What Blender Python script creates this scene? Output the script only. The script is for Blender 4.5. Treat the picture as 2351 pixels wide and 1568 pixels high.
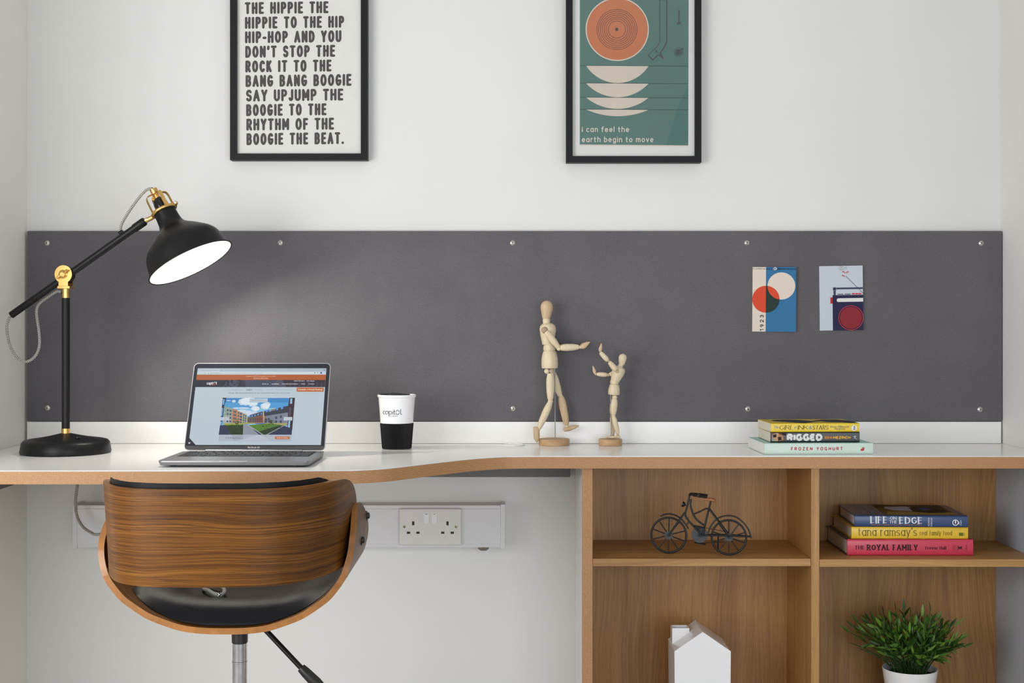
import bpy, math, random
from mathutils import Vector, Matrix
from math import sin, cos, pi, radians, sqrt

for o in list(bpy.data.objects):
    bpy.data.objects.remove(o, do_unlink=True)
SC = bpy.context.scene
COL = SC.collection

# ------------------------------------------------------------------ camera
F = 3135.0            # focal length in pixels of the 2351 px wide frame
CAMD = 3.3            # distance camera - back wall
EYE = 1.0405          # eye height
DESK = 0.75           # desk top height
CX, HY = 1170.0, 741.0
cam = bpy.data.cameras.new('camera')
cam.sensor_fit = 'HORIZONTAL'
cam.sensor_width = 36.0
cam.lens = F / 2351 * 36
cam.shift_x = (1175.5 - CX) / 2351
cam.shift_y = -(784 - HY) / 2351
cam.clip_start = 0.05
co = bpy.data.objects.new('camera', cam)
COL.objects.link(co)
co.location = (0, -CAMD, EYE)
co.rotation_euler = (pi / 2, 0, 0)
SC.camera = co

# ------------------------------------------------------------------ world, light, exposure
W = bpy.data.worlds.new('daylight')
SC.world = W
W.use_nodes = True
bg = W.node_tree.nodes['Background']
bg.inputs[0].default_value = (0.93, 0.96, 1.0, 1)
bg.inputs[1].default_value = 0.46
SC.view_settings.view_transform = 'Standard'
SC.view_settings.look = 'None'
SC.view_settings.exposure = 0.0
SC.view_settings.gamma = 1.0
SC.view_settings.use_curve_mapping = False


def area(name, loc, aim, sx, sy, power, col):
    l = bpy.data.lights.new(name, 'AREA')
    l.shape = 'RECTANGLE'
    l.size, l.size_y = sx, sy
    l.energy = power
    l.color = col
    o = bpy.data.objects.new(name, l)
    COL.objects.link(o)
    o.location = loc
    o.rotation_euler = (Vector(aim) - Vector(loc)).to_track_quat('-Z', 'Y').to_euler()
    return o


area('left_key_light', (-1.70, -2.35, 1.05), (0.05, 0, 0.9), 1.4, 1.4, 38.5, (1.0, 0.985, 0.96))  # added area key on the left, giving the rightward shadows
area('room_fill_light', (0.95, -4.0, 0.85), (-0.5, 0, 0.75), 2.0, 1.4, 35, (0.88, 0.94, 1.0))  # added unseen fill, right of and behind the camera, lifting the lower areas


# ------------------------------------------------------------------ helpers: geometry
def P(px, py, t):
    """world point seen at (px,py) at distance t in front of the camera"""
    return Vector(((px - CX) * t / F, t - CAMD, EYE - (py - HY) * t / F))


def desk_pt(px, py):
    return P(px, py, (EYE - DESK) * F / (py - HY))


def plane_pt(px, py, p0, n):
    c = Vector((0, -CAMD, EYE))
    d = Vector(((px - CX) / F, 1, -(py - HY) / F))
    k = (p0 - c).dot(n) / d.dot(n)
    return c + d * k


def smooth(pts, n=8, closed=False):
    pts = [Vector(p) for p in pts]
    out = []
    m = len(pts)
    for i in range(m if closed else m - 1):
        p1, p2 = pts[i], pts[(i + 1) % m]
        p0 = pts[i - 1] if (i > 0 or closed) else p1 * 2 - p2
        p3 = pts[(i + 2) % m] if (i + 2 < m or closed) else p2 * 2 - p1
        for k in range(n):
            t = k / n
            out.append(0.5 * ((2 * p1) + (p2 - p0) * t + (2 * p0 - 5 * p1 + 4 * p2 - p3) * t * t
                              + (3 * p1 - p0 - 3 * p2 + p3) * t ** 3))
    if not closed:
        out.append(pts[-1])
    return out


def interp(tab, x):
    if x <= tab[0][0]:
        return tab[0][1]
    for (a, b), (c, d) in zip(tab, tab[1:]):
        if x <= c:
            return b + (d - b) * (x - a) / (c - a)
    return tab[-1][1]


class G:
    """collects one mesh"""

    def __init__(s):
        s.v, s.f, s.m, s.uv = [], [], [], []

    def add(s, verts, faces, mi=0, uvs=None):
        b = len(s.v)
        s.v += [Vector(v) for v in verts]
        for k, f in enumerate(faces):
            s.f.append([b + i for i in f])
            s.m.append(mi)
            s.uv.append([uvs[i] for i in f] if uvs else None)
        return s

    def box(s, x0, x1, y0, y1, z0, z1, mi=0, M=None):
        vs = [Vector((x, y, z)) for z in (z0, z1) for y in (y0, y1) for x in (x0, x1)]
        if M is not None:
            vs = [M @ v for v in vs]
        return s.add(vs, [(0, 2, 3, 1), (4, 5, 7, 6), (0, 1, 5, 4), (2, 6, 7, 3), (0, 4, 6, 2), (1, 3, 7, 5)], mi)

    def poly(s, pts, mi=0):
        return s.add(pts, [tuple(range(len(pts)))], mi)

    def prism(s, lo, hi, mi=0, mside=None, cap=True):
        n = len(lo)
        fs = [(i, (i + 1) % n, n + (i + 1) % n, n + i) for i in range(n)]
        s.add(list(lo) + list(hi), fs, mi if mside is None else mside)
        if cap:
            s.poly(list(reversed(lo)), mi)
            s.poly(list(hi), mi)
        return s

    def tube(s, pts, r, n=10, mi=0, cap=True, closed=False):
        pts = [Vector(p) for p in pts]
        m = len(pts)
        rs = r if isinstance(r, (list, tuple)) else [r] * m
        tang = []
        for i in range(m):
            a = pts[i - 1] if (i or closed) else pts[0]
            b = pts[(i + 1) % m] if (i < m - 1 or closed) else pts[-1]
            tang.append((b - a).normalized())
        u = tang[0].orthogonal().normalized()
        vs, uvs, L = [], [], 0
        for i in range(m):
            u = (u - tang[i] * u.dot(tang[i])).normalized()
            w = tang[i].cross(u)
            if i:
                L += (pts[i] - pts[i - 1]).length
            for k in range(n + 1):
                a = 2 * pi * k / n
                vs.append(pts[i] + (u * cos(a) + w * sin(a)) * rs[i])
                uvs.append((k / n, L))
        fs = []
        for i in range(m if closed else m - 1):
            j = (i + 1) % m
            for k in range(n):
                fs.append((i * (n + 1) + k, i * (n + 1) + k + 1, j * (n + 1) + k + 1, j * (n + 1) + k))
        s.add(vs, fs, mi, uvs)
        if cap and not closed:
            s.poly([vs[k] for k in range(n)][::-1], mi)
            s.poly([vs[(m - 1) * (n + 1) + k] for k in range(n)], mi)
        return s

    def lathe(s, prof, o, axis=(0, 0, 1), n=32, mi=0, xd=None, sx=1, sy=1, capped=True, ang=(0, 2 * pi)):
        o, a = Vector(o), Vector(axis).normalized()
        x = Vector(xd) if xd is not None else a.orthogonal()
        x = (x - a * x.dot(a)).normalized()
        y = a.cross(x)
        m = len(prof)
        full = abs(ang[1] - ang[0] - 2 * pi) < 1e-6
        nn = n if full else n + 1
        vs = []
        for r, h in prof:
            for k in range(nn):
                t = ang[0] + (ang[1] - ang[0]) * k / n
                vs.append(o + a * h + x * (r * cos(t) * sx) + y * (r * sin(t) * sy))
        fs = []
        for i in range(m - 1):
            for k in range(n):
                k2 = (k + 1) % nn
                fs.append((i * nn + k, i * nn + k2, (i + 1) * nn + k2, (i + 1) * nn + k))
        s.add(vs, fs, mi)
        if capped and full:
            if prof[0][0] > 1e-6:
                s.poly([vs[k] for k in range(n)][::-1], mi)
            if prof[-1][0] > 1e-6:
                s.poly([vs[(m - 1) * n + k] for k in range(n)], mi)
        return s

    def seg(s, p0, p1, prof, n=20, mi=0, xd=None, sx=1, sy=1):
        p0, p1 = Vector(p0), Vector(p1)
        L = (p1 - p0).length
        return s.lathe([(r, f * L) for f, r in prof], p0, p1 - p0, n, mi, xd, sx, sy)

    def ball(s, c, r, n=16, mi=0, sx=1, sy=1, axis=(0, 0, 1), sz=1, xd=None):
        m = max(6, n // 2)
        return s.lathe([(max(1e-7, r * sin(pi * i / m)), -r * sz * cos(pi * i / m)) for i in range(m + 1)],
                       c, axis, n, mi, xd, sx, sy, capped=False)

    def sheet(s, front, back, mi=0, mback=None, medge=None, uvs=None):
        """two grids [i][j] of points, closed round the rim"""
        a, b = len(front), len(front[0])
        fl = [p for r in front for p in r]
        bl = [p for r in back for p in r]
        fs = [(i * b + j, i * b + j + 1, (i + 1) * b + j + 1, (i + 1) * b + j) for i in range(a - 1) for j in range(b - 1)]
        ul = [u for r in uvs for u in r] if uvs else None
        s.add(fl, fs, mi, ul)
        s.add(bl, [f[::-1] for f in fs], mi if mback is None else mback, ul)
        rim = [(i, 0) for i in range(a)] + [(a - 1, j) for j in range(1, b)] + [(i, b - 1) for i in range(a - 2, -1, -1)] \
            + [(0, j) for j in range(b - 2, 0, -1)]
        n = len(rim)
        s.add([front[i][j] for i, j in rim] + [back[i][j] for i, j in rim],
              [(k, n + k, n + (k + 1) % n, (k + 1) % n) for k in range(n)], mi if medge is None else medge,
              [uvs[i][j] for i, j in rim] * 2 if uvs else None)
        return s


# ------------------------------------------------------------------ helpers: objects
def thing(name, label, cat, loc=(0, 0, 0), rz=0, group=None):
    o = bpy.data.objects.new(name, None)
    o.empty_display_size = 0.05
    COL.objects.link(o)
    o.location = loc
    o.rotation_euler = (0, 0, rz)
    o['label'] = label
    o['category'] = cat
    if group:
        o['group'] = group
    return o


def root_of(o):
    while o.parent:
        o = o.parent
    return o


def part(name, g, mats, parent=None, local=False, bevel=0, seg=2, sharp=38, label=None):
    """link a G as ONE mesh object; world points unless local"""
    if not isinstance(mats, (list, tuple)):
        mats = [mats]
    me = bpy.data.meshes.new(name)
    if parent is not None and not local:
        r = root_of(parent)
        inv = (Matrix.Translation(r.location) @ r.rotation_euler.to_matrix().to_4x4()).inverted()
        vs = [inv @ v for v in g.v]
    else:
        vs = g.v
    me.from_pydata([tuple(v) for v in vs], [], g.f)
    for m in mats:
        me.materials.append(m)
    me.polygons.foreach_set('material_index', g.m)
    if any(u is not None for u in g.uv):
        l = me.uv_layers.new(name='UVMap')
        k = 0
        for u, f in zip(g.uv, g.f):
            for i in range(len(f)):
                l.data[k].uv = u[i] if u else (0, 0)
                k += 1
    me.update()
    me.shade_smooth()
    me.set_sharp_from_angle(angle=radians(sharp))
    o = bpy.data.objects.new(name, me)
    COL.objects.link(o)
    if parent is not None:
        o.parent = parent
    if bevel:
        b = o.modifiers.new('bevel', 'BEVEL')
        b.width = bevel
        b.segments = seg
        b.limit_method = 'ANGLE'
        b.angle_limit = radians(40)
        b.harden_normals = True
    if label:
        o['label'] = label
    return o


def tag(o, label, cat, group=None):
    o['label'] = label
    o['category'] = cat
    if group:
        o['group'] = group
    return o


def struct(o):
    o['kind'] = 'structure'
    return o


# ------------------------------------------------------------------ helpers: materials
def lin(c):
    if isinstance(c, str):
        c = c.lstrip('#')
        c = [int(c[i:i + 2], 16) / 255 for i in (0, 2, 4)]
        c = [x / 12.92 if x <= 0.04045 else ((x + 0.055) / 1.055) ** 2.4 for x in c]
    return (c[0], c[1], c[2], 1.0)


class N:
    def __init__(s, name):
        s.mat = bpy.data.materials.new(name)
        s.mat.use_nodes = True
        s.t = s.mat.node_tree
        s.b = s.t.nodes['Principled BSDF']
        s.tc = None

    def node(s, typ, **kw):
        n = s.t.nodes.new(typ)
        for k, v in kw.items():
            setattr(n, k, v)
        return n

    def link(s, a, b):
        s.t.links.new(a, b)

    def coord(s, out='Object', scale=(1, 1, 1), rot=(0, 0, 0)):
        tc = s.node('ShaderNodeTexCoord')
        mp = s.node('ShaderNodeMapping')
        mp.inputs['Scale'].default_value = scale
        mp.inputs['Rotation'].default_value = rot
        s.link(tc.outputs[out], mp.inputs[0])
        return mp.outputs[0]

    def noise(s, vec, scale, detail=3, rough=0.55, dist=0):
        n = s.node('ShaderNodeTexNoise')
        s.link(vec, n.inputs['Vector'])
        n.inputs['Scale'].default_value = scale
        n.inputs['Detail'].default_value = detail
        n.inputs['Roughness'].default_value = rough
        n.inputs['Distortion'].default_value = dist
        return n.outputs[0]

    def math(s, op, a, b=0.0, c=0.0):
        n = s.node('ShaderNodeMath', operation=op)
        for i, x in enumerate((a, b, c)):
            if isinstance(x, (int, float)):
                n.inputs[i].default_value = x
            else:
                s.link(x, n.inputs[i])
        return n.outputs[0]

    def ramp(s, fac, stops, interp='LINEAR'):
        n = s.node('ShaderNodeValToRGB')
        n.color_ramp.interpolation = interp
        e = n.color_ramp.elements
        while len(e) < len(stops):
            e.new(0.5)
        for i, (p, c) in enumerate(stops):
            e[i].position = p
            e[i].color = lin(c)
        s.link(fac, n.inputs[0])
        return n.outputs[0]

    def mix(s, fac, a, b, typ='MIX'):
        n = s.node('ShaderNodeMix', data_type='RGBA', blend_type=typ)
        for i, x in ((0, fac), (6, a), (7, b)):
            if isinstance(x, (int, float)):
                n.inputs[i].default_value = x
            elif isinstance(x, (tuple, list, str)):
                n.inputs[i].default_value = lin(x)
            else:
                s.link(x, n.inputs[i])
        return n.outputs[2]

    def bump(s, h, strength, dist=0.001):
        n = s.node('ShaderNodeBump')
        n.inputs['Strength'].default_value = strength
        n.inputs['Distance'].default_value = dist
        s.link(h, n.inputs['Height'])
        s.link(n.outputs[0], s.b.inputs['Normal'])

    def set(s, **kw):
        for k, v in kw.items():
            s.b.inputs[k.replace('_', ' ')].default_value = v
        return s


def mat(name, col, rough=0.5, metal=0, spec=0.5, var=0.05, vscale=40, bump=0, bscale=300, coat=0):
    """paint / plastic / metal with a faint procedural mottling"""
    m = N(name)
    c = lin(col)
    v = m.coord()
    nz = m.noise(v, vscale)
    d = tuple(x * (1 - var) for x in c[:3])
    e = tuple(min(1, x * (1 + var)) for x in c[:3])
    m.link(m.ramp(nz, [(0.3, d), (0.7, e)]), m.b.inputs['Base Color'])
    m.set(Roughness=rough, Metallic=metal)
    m.b.inputs['Specular IOR Level'].default_value = spec
    if coat:
        m.b.inputs['Coat Weight'].default_value = coat
        m.b.inputs['Coat Roughness'].default_value = 0.08
    if bump:
        m.bump(m.noise(v, bscale, 2), bump)
    return m.mat


def glow(name, col, k=1.0):
    """pixels of a lit screen"""
    m = N(name)
    m.b.inputs['Base Color'].default_value = (0.01, 0.01, 0.01, 1)
    m.b.inputs['Emission Color'].default_value = lin(col)
    m.b.inputs['Emission Strength'].default_value = k
    m.set(Roughness=0.35)
    m.b.inputs['Specular IOR Level'].default_value = 0.2
    return m.mat


_pr = {}


def ink(col, emit=None):
    key = (col, emit)
    if key not in _pr:
        nm = ('screen_' if emit else 'ink_') + col.lstrip('#')
        _pr[key] = glow(nm, col, emit) if emit else mat(nm, col, 0.6, var=0.02, spec=0.3)
    return _pr[key]


def wood(name, axis, light, mid, dark, fine=1.0, rough=0.45, band=1.0, coat=0):
    """veneer with straight grain along axis (object space)"""
    m = N(name)
    k = 'xyz'.index(axis)
    sc = [140 * fine] * 3
    sc[k] = 3.0
    a = m.noise(m.coord(scale=sc), 1.0, 4, 0.6)
    sc2 = [14 * band] * 3
    sc2[k] = 0.9
    b = m.noise(m.coord(scale=sc2), 1.0, 3, 0.5, 0.8)
    sc3 = [620 * fine] * 3
    sc3[k] = 30.0
    c = m.noise(m.coord(scale=sc3), 1.0, 1, 0.5)
    sc4 = [5.0] * 3
    sc4[k] = 1.6
    warp = m.noise(m.coord(scale=sc4), 1.0, 2, 0.5)
    tc = m.node('ShaderNodeTexCoord')
    sp = m.node('ShaderNodeSeparateXYZ')
    m.link(tc.outputs['Object'], sp.inputs[0])
    o1, o2 = [q for q in range(3) if q != k]
    across = m.math('ADD', m.math('ADD', sp.outputs[o1], sp.outputs[o2]), m.math('MULTIPLY', warp, 0.11))
    ring = m.noise(_comb(m, m.math('MULTIPLY', sp.outputs[k], 1.4), m.math('MULTIPLY', across, 190 * fine)), 1.0, 3, 0.6)
    h = m.math('ADD', m.math('MULTIPLY', a, 0.22), m.math('ADD', m.math('MULTIPLY', b, 0.38), m.math('MULTIPLY', ring, 0.40)))
    col = m.ramp(h, [(0.36, dark), (0.50, mid), (0.64, light)])
    col = m.mix(m.ramp(c, [(0.32, (.45, .45, .45)), (0.44, (0, 0, 0))]), col, dark)
    m.link(col, m.b.inputs['Base Color'])
    m.set(Roughness=rough)
    m.bump(c, 0.12, 0.0006)
    if coat:
        m.b.inputs['Coat Weight'].default_value = coat
        m.b.inputs['Coat Roughness'].default_value = 0.15
    return m.mat


def ply(name, axis, period, light='#c79a68', dark='#8d5a33'):
    """exposed plywood edge: plies stacked along axis"""
    m = N(name)
    tc = m.node('ShaderNodeTexCoord')
    sp = m.node('ShaderNodeSeparateXYZ')
    m.link(tc.outputs['Object'], sp.inputs[0])
    nz = m.noise(m.coord(scale=(9, 9, 9)), 6, 3)
    w = m.math('ADD', m.math('DIVIDE', sp.outputs['XYZ'.index(axis.upper())], period), m.math('MULTIPLY', nz, 0.25))
    f = m.math('PINGPONG', w, 0.5)
    col = m.ramp(f, [(0.05, dark), (0.22, '#b07d4d'), (0.32, light), (0.5, light)])
    sc = [60, 60, 60]
    g = m.noise(m.coord(scale=sc), 8, 3)
    col = m.mix(0.22, col, m.ramp(g, [(0.3, '#7d5230'), (0.7, '#dcb083')]))
    m.link(col, m.b.inputs['Base Color'])
    m.set(Roughness=0.5)
    return m.mat


def braid(name):
    """black and white herringbone textile flex (uses the tube UVs)"""
    m = N(name)
    tc = m.node('ShaderNodeTexCoord')
    sp = m.node('ShaderNodeSeparateXYZ')
    m.link(tc.outputs['UV'], sp.inputs[0])
    z = m.math('PINGPONG', m.math('MULTIPLY', sp.outputs[0], 4.0), 0.5)
    w = m.math('FRACT', m.math('ADD', m.math('DIVIDE', sp.outputs[1], 0.0036), m.math('MULTIPLY', z, 1.3)))
    col = m.ramp(w, [(0.0, '#131313'), (0.5, '#d8d5cd')], 'CONSTANT')
    m.link(col, m.b.inputs['Base Color'])
    m.set(Roughness=0.8)
    return m.mat


def walnut(name):
    """lacquered walnut veneer on bent ply: grain along U (metres), figure from a warped V"""
    m = N(name)
    u = m.coord('UV')
    sp = m.node('ShaderNodeSeparateXYZ')
    m.link(u, sp.inputs[0])
    warp = m.noise(m.coord('UV', scale=(3.2, 9, 1)), 1.0, 2, 0.5)
    vv = m.math('ADD', sp.outputs[1], m.math('MULTIPLY', warp, 0.034))
    ring = m.noise(_comb(m, m.math('MULTIPLY', sp.outputs[0], 0.6), m.math('MULTIPLY', vv, 300)), 1.0, 4, 0.62)
    fine = m.noise(m.coord('UV', scale=(8, 900, 1)), 1.0, 2, 0.6)
    broad = m.noise(m.coord('UV', scale=(2.0, 22, 1)), 1.0, 2)
    h = m.math('ADD', m.math('MULTIPLY', ring, 0.66), m.math('MULTIPLY', broad, 0.34))
    col = m.ramp(h, [(0.34, '#382008'), (0.45, '#5c370f'), (0.55, '#774914'), (0.68, '#8e5f20')])
    col = m.mix(m.ramp(fine, [(0.36, (0.85, 0.85, 0.85)), (0.48, (0, 0, 0))]), col, '#41250e')
    m.link(col, m.b.inputs['Base Color'])
    m.set(Roughness=0.42)
    m.b.inputs['Specular IOR Level'].default_value = 0.22
    m.b.inputs['Coat Weight'].default_value = 0.12
    m.b.inputs['Coat Roughness'].default_value = 0.22
    return m.mat


def _comb(m, a, b):
    c = m.node('ShaderNodeCombineXYZ')
    m.link(a, c.inputs[0])
    m.link(b, c.inputs[1])
    return c.outputs[0]


def fabric(name):
    m = N(name)
    v = m.coord()
    a = m.noise(m.coord(scale=(1, 1, 0.7), rot=(0, 0.6, 0)), 1050, 2, 0.6)
    b = m.noise(v, 5, 3)
    w = m.math('ADD', m.math('MULTIPLY', a, 0.8), m.math('MULTIPLY', b, 0.2))
    col = m.ramp(w, [(0.32, (0.062, 0.058, 0.066)), (0.5, (0.112, 0.105, 0.117)), (0.68, (0.176, 0.166, 0.178))])
    m.link(col, m.b.inputs['Base Color'])
    m.set(Roughness=0.85)
    m.b.inputs['Sheen Weight'].default_value = 0.15
    m.bump(a, 0.35, 0.001)
    return m.mat


def paint(name, col, bumpk=0.05):
    m = N(name)
    v = m.coord()
    a = m.noise(v, 2.2, 3)
    c = lin(col)
    m.link(m.ramp(a, [(0.3, tuple(x * 0.975 for x in c[:3])), (0.7, tuple(min(1, x * 1.02) for x in c[:3]))]),
           m.b.inputs['Base Color'])
    m.set(Roughness=0.7)
    m.bump(m.noise(v, 180, 3), bumpk, 0.001)
    return m.mat


def glassmat(name, tint=(1, 1, 1)):
    m = N(name)
    t = m.t
    out = t.nodes['Material Output']
    tr = m.node('ShaderNodeBsdfTransparent')
    tr.inputs[0].default_value = (*tint, 1)
    gl = m.node('ShaderNodeBsdfGlossy')
    gl.inputs['Roughness'].default_value = 0.03
    fr = m.node('ShaderNodeFresnel')
    fr.inputs[0].default_value = 1.22
    mx = m.node('ShaderNodeMixShader')
    m.link(fr.outputs[0], mx.inputs[0])
    m.link(tr.outputs[0], mx.inputs[1])
    m.link(gl.outputs[0], mx.inputs[2])
    m.link(mx.outputs[0], out.inputs[0])
    return m.mat


def clearmat(name):
    m = N(name)
    nz = m.noise(m.coord(), 40)
    m.link(m.ramp(nz, [(0.3, (0.86, 0.87, 0.88)), (0.7, (0.92, 0.93, 0.94))]), m.b.inputs['Base Color'])
    m.set(Roughness=0.12, IOR=1.4)
    m.b.inputs['Transmission Weight'].default_value = 0.85
    return m.mat


M = dict(
    wall=paint('wall_paint', (0.775, 0.77, 0.75)),
    wall_l=paint('side_wall_paint', (0.84, 0.82, 0.75), 0.02),
    ceil=paint('ceiling_paint', (0.78, 0.78, 0.78)),
    floor=mat('carpet', (0.42, 0.40, 0.38), 0.95, var=0.25, vscale=300, bump=0.4),
    lam=mat('white_laminate', (0.87, 0.865, 0.845), 0.22, var=0.015, vscale=8),
    board=fabric('grey_felt'),
    rail=mat('grey_rail_paint', (0.17, 0.175, 0.17), 0.6),
    plyz=ply('ply_edge_flat', 'z', 0.0029),
    plyx=ply('ply_edge_upright', 'x', 0.0027),
    oakz=wood('oak_upright', 'z', '#bb8e56', '#aa7d47', '#8f6335'),
    oakx=wood('oak_flat', 'x', '#c2965c', '#b0844c', '#936a3a'),
    steel=mat('screw_steel', (0.62, 0.61, 0.57), 0.32, 1, var=0.1),
    chrome=mat('brushed_chrome', (0.62, 0.62, 0.63), 0.22, 1, var=0.12, vscale=60),
    rodsteel=mat('rod_steel', (0.30, 0.30, 0.31), 0.45, 0.8),
    dark=mat('dark_slot', (0.012, 0.012, 0.012), 0.6),
    black=mat('black_powder_coat', (0.008, 0.008, 0.009), 0.40, spec=0.26),
    blackplastic=mat('black_plastic', (0.014, 0.014, 0.015), 0.35),
    gloss=mat('gloss_black', (0.008, 0.008, 0.009), 0.12),
    gold=mat('brass', (0.78, 0.50, 0.17), 0.30, 1, var=0.06),
    shade_in=mat('white_enamel', (0.88, 0.87, 0.84), 0.4),
    braid=braid('textile_flex'),
    frame=mat('black_wood_frame', (0.012, 0.012, 0.014), 0.5, spec=0.2, bump=0.1, bscale=200),
    glass=glassmat('picture_glass'),
    white=mat('white_plastic', (0.80, 0.80, 0.80), 0.35, var=0.01),
    pvc=mat('white_pvc', (0.70, 0.70, 0.715), 0.4, var=0.015),
    socket=mat('socket_white', (0.71, 0.69, 0.66), 0.4, var=0.015),
    ceramic=mat('white_ceramic', (0.90, 0.90, 0.91), 0.22, var=0.01, coat=0.3),
    walnut=walnut('walnut_veneer'),
    plyrim=mat('lacquered_ply_rim', (0.38, 0.155, 0.035), 0.34, var=0.18, vscale=60, coat=0.3),
    leather=mat('black_leatherette', (0.006, 0.006, 0.008), 0.46, spec=0.22, bump=0.25, bscale=900),
    alu=mat('space_grey_aluminium', (0.27, 0.27, 0.285), 0.38, 0.85, var=0.02),
    alul=mat('lid_aluminium', (0.55, 0.55, 0.57), 0.3, 0.9, var=0.02),
    key=mat('key_black', (0.014, 0.014, 0.016), 0.45),
    beech=wood('pale_beech', 'z', '#e2d2b6', '#dac9ab', '#cdb995', fine=0.5, rough=0.5),
    beechd=wood('warm_beech', 'z', '#d2ba9a', '#c8ae8c', '#b89c78', fine=0.5, rough=0.5),
    beechx=wood('base_beech', 'x', '#cfae86', '#c09c74', '#a88058', fine=0.7, rough=0.5),
    rubber=mat('black_rubber', (0.010, 0.010, 0.011), 0.6, spec=0.3),
    iron=mat('painted_iron', (0.013, 0.0145, 0.017), 0.42, var=0.15, spec=0.4),
    irond=mat('grey_iron_disc', (0.055, 0.06, 0.066), 0.5, var=0.1),
    tan=mat('tan_leather', (0.42, 0.17, 0.07), 0.6, var=0.15),
    paper=mat('book_paper', (0.70, 0.64, 0.53), 0.85, var=0.08, vscale=200),
    paperw=mat('white_book_paper', (0.78, 0.76, 0.74), 0.85, var=0.06, vscale=200),
    soil=mat('dark_filler', (0.02, 0.03, 0.012), 0.9, var=0.4, vscale=200),
    clear=clearmat('clear_plastic'),
)


# ------------------------------------------------------------------ helpers: lettering
def arc(cx, cy, rx, ry, a0, a1, n=None):
    n = n or max(3, int(abs(a1 - a0) / 18))
    return [(cx + rx * cos(radians(a0 + (a1 - a0) * i / n)), cy + ry * sin(radians(a0 + (a1 - a0) * i / n))) for i in range(n + 1)]


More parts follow.
